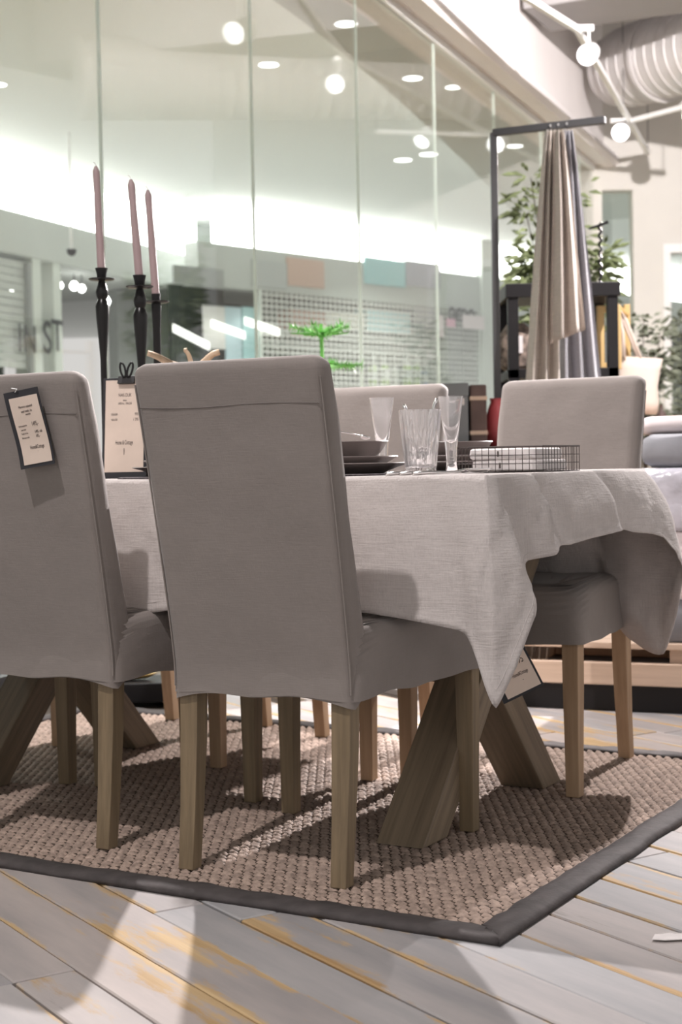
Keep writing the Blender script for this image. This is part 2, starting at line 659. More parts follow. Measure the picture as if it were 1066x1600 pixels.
def plank_mesh(L, w):
    key = (L, w)
    if key not in pl_meshes:
        b = MB().box((-L / 2, -w / 2, -0.022), (L / 2, w / 2, 0.0)).build('plank', M['plank'])
        bm = bmesh.new()
        bm.from_mesh(b.data)
        bmesh.ops.bevel(bm, geom=[e for e in bm.edges if all(v.co.z > -0.001 for v in e.verts)], offset=0.0025, segments=1, affect='EDGES')
        bm.to_mesh(b.data)
        bm.free()
        pl_meshes[key] = b.data
        bpy.data.objects.remove(b)
    return pl_meshes[key]


rp = random.Random(3)
row = -1.6
cnt = 0
while row < 7.4:
    w = rp.choice((0.105, 0.118, 0.118, 0.130))
    t = -5.2 + rp.random() * 1.2
    while t < 3.4:
        L = rp.choice((1.25, 1.6, 1.9, 2.3))
        c = pn * (row + w / 2) + pd * (t + L / 2)
        if -1.9 < c.x < 3.4 and 1.0 < c.y < 7.0 and cnt < 290:
            o = bpy.data.objects.new('plank', plank_mesh(L - 0.003, w - rp.choice((0.0025, 0.003, 0.006))))
            COL.objects.link(o)
            o.parent = fl
            o.location = c + Vector((0, 0, rp.uniform(-0.0015, 0.0012)))
            o.rotation_euler = (rp.uniform(-0.006, 0.006), 0, PA + rp.uniform(-0.002, 0.002))
            cnt += 1
        t += L
    row += w
# boards too far off to tell apart
far_fl = MB().box((-2.5, 5.6, -0.022), (7.5, 14.6, -0.006)).build('far_boards', M['plank'], fl)
far_fl['kind'] = 'stuff'

# glass wall
win = thing('window_1', None, None, G0, GANG)
tag(win, kind='structure')
for i in range(-3, 7):
    MB().box((i * PW + 0.004, -0.006, 0.09), ((i + 1) * PW - 0.004, 0.006, GTOP)).build('pane', M['pane'], win)
    MB().box((i * PW - 0.0035, -0.0065, 0.09), (i * PW + 0.0035, 0.0065, GTOP)).build('seam', M['seam'], win)
MB().box((-3 * PW, -0.05, 0), (7 * PW, 0.05, 0.09)).build('bottom_rail', M['darkgrey'], win)
MB().box((-3 * PW, -0.03, GTOP), (7 * PW, 0.03, GTOP + 0.05)).build('top_rail', M['white'], win)

wl = thing('wall_left', None, None, G0, GANG)
tag(wl, kind='structure')
MB().box((-3 * PW, -0.10, GTOP + 0.05), (6.45 * PW, 0.25, CEIL + 0.6)).build('bulkhead', M['pinkwall'], wl)
pr = [(-0.10, GTOP + 0.02), (-0.20, GTOP + 0.03), (-0.235, GTOP + 0.07), (-0.22, GTOP + 0.13), (-0.17, GTOP + 0.17), (-0.10, GTOP + 0.19)]
MB().rings([[(x, y, z) for y, z in pr] for x in (-3 * PW, 6.45 * PW)]).build('cornice', M['pinkwall'], wl, smooth='auto')

# back wall of the shop with openings
YB = 14.4
wb = thing('wall_back', None, None, (0, 0, 0))
tag(wb, kind='structure')
xo0, xo1 = P(942, 400, YB).x, P(990, 400, YB).x
xd0, xd1 = P(1037, 500, YB).x, P(1048, 500, YB).x
zo = P(965, 297, YB).z
zd = P(1060, 395, YB).z
for a, b, z0, z1 in ((2.2, xo0, 0, CEIL + 0.6), (xo0, xo1, zo, CEIL + 0.6), (xo1, xd0, 0, CEIL + 0.6), (xd0, 4.4, zd + 0.08, CEIL + 0.6), (4.4, 7.6, 0, CEIL + 0.6)):
    MB().box((a, YB, z0), (b, YB + 0.2, z1)).build('wall_panel', M['beige'], wb)
dr = thing('door_1', None, None, (0, YB, 0))
tag(dr, kind='structure')
MB().box((xd0, -0.03, 0), (xd1, 0.2, zd + 0.08)).build('jamb', M['white'], dr)
MB().box((xd1, -0.03, zd), (4.4, 0.2, zd + 0.08)).build('head', M['white'], dr)
MB().box((4.33, -0.03, 0), (4.4, 0.2, zd)).build('jamb', M['white'], dr)
MB().box((xd1, 0.08, 0.02), (4.33, 0.09, zd)).build('pane', M['pane'], dr)
MB().box((xo0, 0.08, 0.02), (xo1, 0.09, zo)).build('pane', M['pane'], dr)

ce = MB().box((-2.4, -2.5, CEIL + 0.6), (7.6, 14.6, CEIL + 0.72)).build('ceiling', M['ceilgrey'])
tag(ce, kind='structure')

# mall: floor, ceiling, soffit along the glass, far shopfronts
mf = MB().add([(-30, -2, -0.1), (-30, 40, -0.1), (14, 40, -0.1), (14, 14.7, -0.1), (2.3, 14.7, -0.1), (G0 - GD * 8.6).to_tuple()[:2] + (-0.1,)], [(5, 4, 3, 2, 1, 0)]).build('mall_floor', M['mallfloor'])
tag(mf, kind='structure')
MC = 4.15
FT = 3.60


def gl(t, o, z):
    q = G0 + GD * t + GN * o
    return (q.x, q.y, z)


mc = MB()
mc.add([gl(-9, 0.2, MC), gl(9.4, 0.2, MC), (9, 14.7, MC), (14, 40, MC), (-30, 40, MC), (-30, 0, MC)], [(0, 1, 2, 3, 4, 5)])
mc = mc.build('mall_ceiling', M['mallceil'])
tag(mc, kind='structure')
so = MB()
edge = []
for k in range(40):
    t = -9 + k * 0.55
    o = 0.63 + (0.045 * max(0, t - 3.2) ** 1.35 if t > 3.2 else 0)
    edge.append((t, o))
n = len(edge)
vs = []
for z in (GTOP + 0.06, GTOP + 0.32):
    vs += [gl(t, 0.02, z) for t, o in edge] + [gl(t, o, z) for t, o in edge]
fs = []
for k in range(n - 1):
    fs += [(k, k + 1, n + k + 1, n + k), (2 * n + k, 3 * n + k, 3 * n + k + 1, 2 * n + k + 1), (n + k, n + k + 1, 3 * n + k + 1, 3 * n + k), (k, 2 * n + k, 2 * n + k + 1, k + 1)]
so = so.add(vs, fs).build('trim_1', M['soffit'])
tag(so, kind='structure')

cn = MB()  # added strip, out of view on the soffit, to brighten the mall ceiling
for k in range(n - 1):
    (t0, o0), (t1, o1) = edge[k], edge[k + 1]
    cn.hexa([gl(t0, o0 - 0.22, GTOP + 0.325), gl(t1, o1 - 0.22, GTOP + 0.325), gl(t1, o1 - 0.12, GTOP + 0.325), gl(t0, o0 - 0.12, GTOP + 0.325)],
            [gl(t0, o0 - 0.22, GTOP + 0.345), gl(t1, o1 - 0.22, GTOP + 0.345), gl(t1, o1 - 0.12, GTOP + 0.345), gl(t0, o0 - 0.12, GTOP + 0.345)])
cn = cn.build('cove_lamp', M['cove'])
tag(cn, 'added hidden strip on top of the soffit, brightening the mall ceiling', 'cove light', 'cove lights')

LF0 = PZ(0, 325, FT)
LFD = GD.copy()
corner = on_plane(308, 390, LF0, LFD)
R0 = PZ(400, 388, FT)
R1 = PZ(750, 432, FT)
RD = (R1 - R0)
RD.z = 0
RD.normalize()
RN = Vector((-RD.y, RD.x, 0))
rs0 = on_plane(309, 390, R0, RD)


def lf(x, y, off=0.0):
    return on_plane(x, y, LF0 + GN * off, LFD)


def rf(x, y, off=0.0):
    return on_plane(x, y, R0 + RN * off, RD)


def wall_box(mb, a, b, dr_, nn, z0, z1, o0, o1):
    a = Vector((a.x, a.y, 0))
    b = Vector((b.x, b.y, 0))
    q = [a + nn * o0, b + nn * o0, b + nn * o1, a + nn * o1]
    mb.hexa([(p.x, p.y, z0) for p in q], [(p.x, p.y, z1) for p in q])
    return mb


M['fascia'] = mat('shop_fascia', (0.52, 0.545, 0.52), 0.7, 0.04, 1)
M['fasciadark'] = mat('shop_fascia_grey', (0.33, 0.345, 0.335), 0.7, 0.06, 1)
M['shopback'] = mat('shop_back_wall', (0.30, 0.325, 0.305), 0.8, 0.15, 1.2)
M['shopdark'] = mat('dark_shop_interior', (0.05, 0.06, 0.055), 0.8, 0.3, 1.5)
M['column'] = mat('pale_green_column', (0.66, 0.70, 0.655), 0.7)
la = LF0 - LFD * 8
lb = Vector((corner.x, corner.y, 0)) + LFD * 0.1
re = R0 + RD * 16
fa = thing('mall_shopfront_side', None, None)
tag(fa, kind='structure')
wall_box(MB(), la, lb, LFD, GN, 3.14, FT, 0, 0.25).build('fascia', M['fascia'], fa)
wall_box(MB(), la, lb, LFD, GN, -0.1, 4.2, 3.2, 3.4).build('back_wall', M['shopback'], fa)
wall_box(MB(), la, lb, LFD, GN, 3.14, 3.19, 0.25, 3.3).build('shop_ceiling', M['fascia'], fa)
fb = thing('mall_shopfront_end', None, None)
tag(fb, kind='structure')
wall_box(MB(), rs0, re, RD, RN, 3.06, FT, 0, 0.25).build('fascia', M['fascia'], fb)
wall_box(MB(), rs0, re, RD, RN, -0.1, 4.2, 1.6, 1.8).build('back_wall', M['shopback'], fb)
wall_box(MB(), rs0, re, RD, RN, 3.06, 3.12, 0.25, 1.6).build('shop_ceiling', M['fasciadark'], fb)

# cove lights above both fascias
cl = wall_box(MB(), la, lb, LFD, GN, FT + 0.02, MC - 0.02, 0.06, 0.12).build('cove_lamp', M['cove'])
tag(cl, 'long glowing white cove light over the shopfront at left', 'cove light', 'cove lights')
cr = wall_box(MB(), rs0 + RD * 0.35, re, RD, RN, FT + 0.02, MC - 0.02, 0.06, 0.12).build('cove_lamp', M['cove'])
tag(cr, 'long glowing white cove light over the grilled shopfront', 'cove light', 'cove lights')


# ================================================================== CHAIRS
def make_chair(label, group):
    t = thing('dining_chair', label, 'chair', group=group)
    BW, FW, D = 0.195, 0.245, 0.525           # half widths and depth
    H0, HS, HT = 0.354, 0.492, 0.998

    def ry(z):
        return -0.115 * (max(0, z - 0.40) / 0.60) ** 1.15

    def hem(x, y):
        a = math.atan2(y - 0.25, x)
        return 0.007 * nz(x * 7, y * 7, 3.1) + 0.0018 * math.sin(a * 9)

    # seat cover
    rs = []
    N = 12
    for k in range(N):
        f = k / (N - 1)
        z = H0 + (HS - H0) * min(1, f / 0.72)
        ins = 0.0
        if f > 0.6:
            q = (f - 0.6) / 0.4
            ins = 0.030 * (1 - math.cos(q * math.pi / 2)) + 0.0
            z = H0 + (HS - H0) * (0.80 + 0.20 * math.sin(q * math.pi / 2))
        else:
            z = H0 + (HS - H0) * 0.80 * f / 0.6
            ins = -0.006 * (1 - f / 0.6)
        ring = densify(rrect(-BW + ins, BW - ins, 0.0 + ins, D - ins, 0.028, z), 0.022)
        out = []
        for p in ring:
            w = 1 + (FW / BW - 1) * min(1, max(0, p.y / D))
            x = p.x * w
            zz = p.z + (hem(x, p.y) * (1 - f) if f < 0.6 else 0)
            dn = 0.004 * nz(x * 9, p.y * 9, z * 6) + 0.004 * nz(x * 3, p.y * 3, z * 14 + 5) * (1 - f)
            out.append((x * (1 + dn / 0.2), p.y + dn * 0.6, zz))
        rs.append(out)
    for sc in (0.85, 0.6, 0.35, 0.15, 0.02):
        c = Vector((0, D * 0.5, 0))
        rs.append([((p[0]) * sc, c.y + (p[1] - c.y) * sc, HS + 0.006 * (1 - sc)) for p in rs[11]])
    seat = MB().rings(rs, cap0=False).build('seat_cover', M['fabric'], t, smooth=True)
    # back cover
    rs = []
    zs = [H0 - 0.002 + (HT - 0.024 - H0) * k / 30 for k in range(31)]
    for k in range(1, 7):
        a = k / 6 * math.pi / 2
        zs.append((HT - 0.024 + 0.024 * math.sin(a), 0.024 * (1 - math.cos(a))))
    for e in zs:
        z, ins = e if isinstance(e, tuple) else (e, 0.0)
        th = 0.075 - 0.020 * max(0, (z - 0.5) / 0.5)
        wd = BW + 0.002 + 0.006 * max(0, (z - 0.45) / 0.55)
        y0 = ry(z) - 0.004
        ring = densify(rrect(-wd + ins, wd - ins, y0 + ins * 0.9, y0 + th - ins * 0.9, min(0.016, th / 2 - ins * 0.9 - 0.001) if ins < 0.02 else 0.004, z), 0.025)
        out = []
        for p in ring:
            low = max(0, 1 - (z - H0) / 0.06)
            dz = hem(p.x, p.y) * low - (0.012 * low * (abs(p.x) / wd) ** 6 if p.y < y0 + 0.03 else 0)
            dn = 0.0022 * nz(p.x * 6, p.y * 5 + 2, z * 5) + 0.0018 * nz(p.x * 14, 4, z * 12)
            out.append((p.x * (1 + dn / 0.3), p.y + dn, p.z + dz))
        rs.append(out)
    # rings can differ in count: make them uniform
    cntr = len(rs[0])

    def resample(r, n):
        pts = [Vector(p) for p in r]
        pts.append(pts[0])
        acc = [0.0]
        for i in range(len(pts) - 1):
            acc.append(acc[-1] + (pts[i + 1] - pts[i]).length)
        out, j = [], 0
        for k in range(n):
            d = acc[-1] * k / n
            while acc[j + 1] < d:
                j += 1
            f = (d - acc[j]) / max(1e-9, acc[j + 1] - acc[j])
            out.append(pts[j].lerp(pts[j + 1], f))
        return out
    rs = [resample(r, 72) for r in rs]
    back = MB().rings(rs, cap0=False).build('back_cover', M['fabric'], t, smooth=True)
    # stitched seams: across the back near the top and down both rear edges
    zs_ = 0.912
    yy = ry(zs_) - 0.0045
    MB().tube([(x, yy + 0.0022 * nz(x * 6, 2, zs_ * 5), zs_ + 0.002 * math.sin(x * 20)) for x in [(-0.193 + 0.386 * k / 16) for k in range(17)]], 0.0011, 5).build('seam', M['stitch'], back)
    for sx in (-1, 1):
        pts = []
        for k in range(24):
            z = H0 + 0.01 + (HT - 0.05 - H0) * k / 23
            wd = BW + 0.002 + 0.006 * max(0, (z - 0.45) / 0.55)
            pts.append((sx * (wd - 0.0035), ry(z) - 0.0005, z))
        MB().tube(pts, 0.0019, 5).build('seam', M['fabric'], back)
    def leg(x, y, rear):
        m = MB()
        lv = []
        for z, h in ((0.0, 0.0165), (0.12, 0.0175), (0.25, 0.0195), (0.40, 0.0205)):
            b = -0.030 * (1 - z / 0.40) ** 1.6 if rear else 0.0
            lv.append([(x - h, y + b - h, z), (x + h, y + b - h, z), (x + h, y + b + h, z), (x - h, y + b + h, z)])
        m.rings(lv).build('leg', M['oak'], t, bevel=0.002)
    leg(-0.168, 0.028, True)
    leg(0.168, 0.028, True)
    leg(-0.218, D - 0.03, False)
    leg(0.218, D - 0.03, False)
    return t


RUGZ = 0.0095
GN_ = 'slipcovered dining chairs around the table'
proto = make_chair('x', GN_)
chairs = [
    # rear centre u, v, front centre u, facing far (1) or near (-1), label, legs in the lit oak colour
    (-1.618, 2.432, -1.645, 1, 'nearest grey slipcovered dining chair, its whole back turned to the viewer', 0),
    (-2.205, 2.470, -2.222, 1, 'grey slipcovered dining chair with a framed price tag pinned on its back', 0),
    (-2.745, 2.440, -2.760, 1, 'grey slipcovered dining chair beyond the tagged one, only a front leg showing', 0),
    (-1.572, 3.835, -1.567, -1, 'grey slipcovered dining chair across the table in front of the hanging linens', 1),
    (-2.130, 3.780, -2.095, -1, 'grey slipcovered dining chair across the table behind the drinking glasses', 1),
    (-2.715, 3.840, -2.690, -1, 'grey slipcovered dining chair across the table hidden behind the near chairs', 1),
]
for i, (ru, rv, fu, s, lab, pale) in enumerate(chairs):
    c = proto if i == 0 else copy_tree(proto)
    c['label'] = lab
    c.location = W(ru, rv, RUGZ)
    ang = math.atan2((fu - ru), 0.5 * 1.0) if s == 1 else math.atan2((fu - ru), 0.5)
    c.rotation_euler = (0, 0, R(TA) + (-ang if s == 1 else math.pi + ang))
    c.scale = (1, 1, 0.985 if s == 1 else 1.008)
    if pale:
        for ch in [x for x in bpy.data.objects if x.parent == c and x.name.startswith('leg')]:
            ch.data = ch.data.copy()
            ch.data.materials[0] = M['oaklit']

# ================================================================== TABLE
TU, TV = -2.11, 3.12
TH = 0.769
HA, HB = 0.86, 0.45
tb = thing('dining_table', 'oak trestle dining table with crossed legs under a linen cloth', 'table', W(TU, TV), R(TA))
MB().box((-HA + 0.006, -HB + 0.006, TH - 0.052), (HA - 0.006, HB - 0.006, TH - 0.006)).build('tabletop', M['tablewood'], tb, bevel=0.004)
for ux in (-0.612, 0.612):
    tr = MB().box((ux - 0.055, -0.38, 0.655), (ux + 0.055, 0.38, TH - 0.053)).build('top_bearer', M['tablewood'], tb, bevel=0.003)
    for s in (1, -1):
        d = 0.0015 * s
        q0 = [(ux - 0.056 + d, -s * 0.315 - 0.055, RUGZ), (ux + 0.056 + d, -s * 0.315 - 0.055, RUGZ), (ux + 0.056 + d, -s * 0.315 + 0.055, RUGZ), (ux - 0.056 + d, -s * 0.315 + 0.055, RUGZ)]
        q1 = [(p[0], p[1] + s * 0.60, 0.655) for p in q0]
        MB().hexa(q0, q1).build('leg', M['trestle%d' % s], tb, bevel=0.003)
MB().box((-0.556, -0.04, 0.30), (0.556, 0.04, 0.38)).build('stretcher', M['tablewood'], tb, bevel=0.003)


# tablecloth ---------------------------------------------------------------
def LP(x, y, Y):
    p = UV(P(x, y, Y))
    return (p.x - TU, p.y - TV, p.z)


cols = []      # (edge u, edge v, (hem u, v, z), bulge)
# near side, left to right
for u, dz, dv in ((-0.86, .30, .03), (-0.74, .295, .035), (-0.60, .268, .03), (-0.45, .27, .035), (-0.33, .268, .035), (-0.20, .275, .028), (-0.12, .285, .045),
                  (-0.02, .29, .03), (0.08, .285, .048), (0.18, .272, .035), (0.30, .266, .04), (0.42, .262, .045), (0.54, .262, .055), (0.64, .264, .07)):
    cols.append((u, -HB, (u, -HB - dv, TH - dz), 0.012))
cols += [
    (0.74, -HB, LP(716, 985, 2.90), 0.014),
    (0.83, -HB, LP(738, 1010, 2.87), 0.016),
    (0.86, -HB, LP(775, 1106, 2.83), 0.020),
    (0.86, -HB + 0.01, LP(829, 962, 2.90), 0.010),
    (0.86, -HB + 0.05, LP(818, 892, 3.03), -0.006),
    (0.86, -HB + 0.10, LP(822, 876, 3.06), 0.0),
    (0.86, -0.24, LP(866, 867, 3.12), 0.020),
    (0.86, -0.222, LP(872, 853, 3.17), -0.008),
    (0.86, -0.15, LP(890, 851, 3.22), 0.010),
    (0.86, -0.05, LP(918, 842, 3.31), 0.012),
    (0.86, 0.10, LP(966, 830, 3.45), 0.022),
    (0.86, 0.125, LP(973, 828, 3.51), -0.008),
    (0.86, 0.20, LP(988, 831, 3.54), 0.012),
    (0.86, 0.32, LP(1032, 840, 3.62), 0.012),
    (0.86, HB - 0.01, LP(1064, 895, 3.70), 0.016),
    (0.86, HB, LP(1036, 1022, 3.80), 0.02),
    (0.82, HB, LP(985, 1000, 3.86), 0.02),
    (0.76, HB, LP(955, 965, 3.90), 0.02),
    (0.70, HB, LP(935, 915, 3.92), 0.015),
]
for u, dz, dv in ((0.60, .262, .05), (0.45, .262, .035), (0.30, .266, .04), (0.20, .29, .03), (0.08, .275, .04), (-0.1, .266, .035), (-0.3, .29, .03), (-0.5, .268, .04), (-0.7, .27, .03), (-0.86, .30, .03)):
    cols.append((u, HB, (u, HB + dv, TH - dz), 0.01))
for v, dz, du in ((0.40, .27, .02), (0.15, .24, .03), (-0.15, .25, .02), (-0.40, .27, .03)):
    cols.append((-HA, v, (-HA - du, v, TH - dz), 0.01))


def cr(p0, p1, p2, p3, t):
    return 0.5 * ((2 * p1) + (p2 - p0) * t + (2 * p0 - 5 * p1 + 4 * p2 - p3) * t * t + (3 * p1 - p0 - 3 * p2 + p3) * t ** 3)


nC = len(cols)
per = []
for i in range(nC):
    a, b, c, d = (cols[(i + k - 1) % nC] for k in range(4))
    seg = max(4, int(((Vector(b[2]) - Vector(c[2])).length + 0.03) / 0.018))
    for k in range(seg):
        t = k / seg
        e = Vector((b[0] + (c[0] - b[0]) * t, b[1] + (c[1] - b[1]) * t, TH))
        tt = t
        h = cr(Vector(a[2]), Vector(b[2]), Vector(c[2]), Vector(d[2]), tt) * 0.6 + Vector(b[2]).lerp(Vector(c[2]), t) * 0.4
        per.append((e, h, b[3] + (c[3] - b[3]) * t))
rings = []
for sc in (0.05, 0.25, 0.45, 0.62, 0.76, 0.86, 0.93, 0.975):
    rings.append([(e.x * sc, e.y * sc, TH + 0.0008 * nz(e.x * sc * 6, e.y * sc * 6, 0.3)) for e, h, b in per])
NR = 26
for r in range(NR + 1):
    f = r / NR
    ring = []
    for k, (e, h, b) in enumerate(per):
        out = Vector((h.x - e.x, h.y - e.y, 0))
        if out.length < 1e-4:
            out = Vector((e.x, e.y, 0))
        out.normalize()
        g = f ** 1.25
        drop = (e.z - h.z) * f
        lat = Vector((h.x - e.x, h.y - e.y, 0)) * (0.25 * f + 0.75 * f ** 1.1)
        p = e + lat - Vector((0, 0, drop))
        p += out * (b * math.sin(math.pi * min(1, f * 1.15)) + 0.006 * min(1, f * 8))
        wr = 0.009 * nz(p.x * 9, p.y * 9, p.z * 2.2) + 0.0045 * nz(p.x * 20, p.y * 20, p.z * 14) + 0.0022 * nz(p.x * 46, p.y * 46, p.z * 40) - 0.006 * max(0, 0.12 - abs(nz(p.x * 7, p.y * 7, p.z * 3 + 9))) / 0.12
        p += out * wr * min(1, f * 4)
        if r == 0:
            p = e * 1.0
        ring.append(p)
    rings.append(ring)
cloth = MB().rings(rings, cap0=True, cap1=False).build('tablecloth', M['linen'], None, smooth=True, loc=W(TU, TV), rz=R(TA))
tag(cloth, 'pale grey linen tablecloth draped in folds over the dining table', 'tablecloth')
md = cloth.modifiers.new('thick', 'SOLIDIFY')
md.thickness = 0.0016
md.offset = 1
# stitched hem line
hm = []
for q in range(len(rings[0])):
    hm.append(Vector(rings[-3][q]) + (Vector(rings[-3][q]) - Vector((0, 0, rings[-3][q][2]))).normalized() * 0.0016)
MB().tube(hm, 0.0008, 4).build('hem_stitch', M['linen'], cloth)

# ================================================================== RUG
RU0, RU1, RV0, RV1 = -3.30, -1.054, 2.274, 3.945
rug = thing('area_rug', 'woven natural sisal rug with a dark cloth border under the dining table', 'rug', W(RU1, RV0), R(TA))
LU, LV = RU1 - RU0, RV1 - RV0
MB().box((-LU + 0.01, 0.01, 0.0), (-0.01, LV - 0.01, 0.005)).build('backing', M['sisalbase'], rug)
kn = MB()
pu, pv = 0.0240, 0.0205
rr = random.Random(5)
shape = [(-0.5, -0.30, 0), (-0.5, 0.30, 0), (-0.22, -0.5, .25), (-0.22, 0, 1), (-0.22, 0.5, .25), (0.22, -0.5, .25), (0.22, 0, 1), (0.22, 0.5, .25), (0.5, -0.3, 0), (0.5, 0.3, 0)]
sf = [(0, 2, 3), (0, 3, 1), (1, 3, 4), (2, 5, 6, 3), (3, 6, 7, 4), (5, 8, 6), (8, 9, 6), (9, 7, 6)]
j = 0
v = 0.05
while v < LV - 0.045:
    u = -LU + 0.05 + (pu / 2 if j % 2 else 0)
    while u < -0.045:
        a = (0.42 if j % 2 else -0.42) + rr.uniform(-.12, .12)
        ca, sa = math.cos(a), math.sin(a)
        l = pu * rr.uniform(1.02, 1.15)
        w = pv * rr.uniform(0.72, 0.86)
        h = rr.uniform(0.0060, 0.0085)
        kn.add([(u + x * l * ca - y * w * sa, v + x * l * sa + y * w * ca, 0.0035 + z * h) for x, y, z in shape], sf)
        u += pu
    v += pv
    j += 1
k = kn.build('weave', M['sisal'], rug, smooth=True)
k['kind'] = 'stuff'
BWD = 0.062


def border(a, b, inn):
    """tape along a->b, folded round the edge; inn points into the rug"""
    a, b, inn = Vector(a), Vector(b), Vector(inn)
    d = (b - a)
    L = d.length
    d.normalize()
    rs = []
    N = int(L / 0.02)
    for i in range(N + 1):
        s = L * i / N
        ring = []
        for f, z in ((1.0, 0.006), (0.97, 0.0125), (0.7, 0.0145), (0.4, 0.0165), (0.12, 0.0145), (-0.02, 0.009), (0.0, 0.0008), (0.9, 0.0008)):
            o = f * BWD
            ss = min(max(s, o), L - o)
            wv = 0.0042 * nz(s * 22 + f * 3, f * 2, 7) + 0.003 * nz(s * 5, 1, 3)
            p = a + d * ss + inn * (o + (0.003 * nz(s * 7, 8, 1) if f < 0.5 else 0))
            ring.append((p.x, p.y, z + (wv if z > 0.005 else 0) + (0.003 * max(0, nz(s * 3.1, 5, 5)) if 0 <= f < 0.5 and z > 0.005 else 0)))
        rs.append(ring)
    return MB().rings(rs).build('border_tape', M['tape'], rug, smooth=True)


border((-LU, 0, 0), (0, 0, 0), (0, 1, 0))
border((0, 0, 0), (0, LV, 0), (-1, 0, 0))
border((0, LV, 0), (-LU, LV, 0), (0, -1, 0))
border((-LU, LV, 0), (-LU, 0, 0), (1, 0, 0))

# ================================================================== ON THE TABLE
def tw(u, v, z=TH + 0.001):
    """world point from table-local u, v"""
    return W(TU + u, TV + v, z)


def tpix(x, y, v_abs):
    """world point on the table cloth below pixel column x at table row v"""
    d = ray(x, y)
    s = d.x / d.y
    t = v_abs / (SU * s + CU)
    return Vector((s * t, t, TH + 0.001))


# --- tall candlesticks with candles
def candlestick(pix, v_abs, cup_y, candle_top_y, kind, label, clabel):
    base = tpix(pix[0], 600, v_abs)
    zc = P(pix[1], cup_y, base.y).z - TH
    zt = P(pix[1], candle_top_y, base.y).z - TH
    st = thing('candlestick', label, 'candlestick', base, group='black candlesticks on the table')
    MB().lathe([(0.055, 0), (0.056, 0.006), (0.05, 0.012), (0.03, 0.02), (0.014, 0.035), (0.0095, 0.06)], 28).build('base', M['blackgloss'], st, smooth='auto')
    if kind == 0:
        prof = [(0.0095, 0.055), (0.0085, 0.12), (0.0085, zc - 0.235), (0.012, zc - 0.185), (0.0165, zc - 0.13), (0.018, zc - 0.098), (0.014, zc - 0.085), (0.0115, zc - 0.08), (0.0145, zc - 0.073), (0.0165, zc - 0.062), (0.013, zc - 0.048), (0.0085, zc - 0.034), (0.009, zc - 0.026)]
        cup = [(0.009, zc - 0.030), (0.0115, zc - 0.026), (0.013, zc - 0.014), (0.0165, zc), (0.013, zc), (0.0095, zc - 0.012), (0.0005, zc - 0.014)]
    else:
        prof = [(0.0095, 0.055), (0.009, 0.12), (0.0105, zc - 0.10), (0.0125, zc - 0.05), (0.0135, zc - 0.032), (0.012, zc - 0.022)]
        cup = [(0.011, zc - 0.024), (0.0115, zc - 0.012), (0.012, zc), (0.010, zc), (0.009, zc - 0.010), (0.0005, zc - 0.011)]
    MB().lathe(prof, 20).build('stem', M['blackgloss'], st, smooth='auto')
    dz = zc - (0.030 if kind == 0 else 0.022)
    MB().lathe([(0.008, dz - 0.003), (0.030, dz - 0.001), (0.034, dz + 0.0015), (0.034, dz + 0.003), (0.028, dz + 0.0012), (0.008, dz + 0.001)], 32).build('drip_tray', M['blackgloss'], st, smooth='auto')
    MB().lathe(cup, 20).build('cup', M['black'], st, smooth='auto')
    ca = thing('candle', clabel, 'candle', base + Vector((0, 0, zc - 0.013)), group='mauve dinner candles')
    h = zt - zc + 0.013 - 0.012
    rot = (pix[1] - pix[2]) / 2400 * base.y / h
    MB().lathe([(0.0098, 0), (0.0102, 0.02), (0.0098, h * 0.5), (0.0086, h * 0.75), (0.0092, h - 0.02), (0.0088, h - 0.012), (0.0055, h - 0.005), (0.0035, h)], 18).build('wax', M['candle'], ca, smooth='auto')
    MB().tube([(0, 0, h - 0.002), (-0.0008, 0, h + 0.006), (-0.004, 0, h + 0.010), (-0.007, 0, h + 0.0095)], [0.0011, 0.0011, 0.001, 0.0008], 6).build('wick', M['wick'], ca)
    ca.rotation_euler = (0, -rot, 0)


candlestick((163, 149, 144), 3.13, 420, 253, 0, 'tallest black turned candlestick, the leftmost of three on the table', 'mauve candle in the tallest black candlestick at left')
candlestick((222, 212, 202), 3.02, 431, 273, 0, 'middle black turned candlestick with a swelling neck on the table', 'mauve candle in the middle black candlestick')
candlestick((247, 242, 233), 3.22, 460, 290, 1, 'plain slim black candlestick, shortest and rightmost of three', 'mauve candle in the shortest slim candlestick at right')


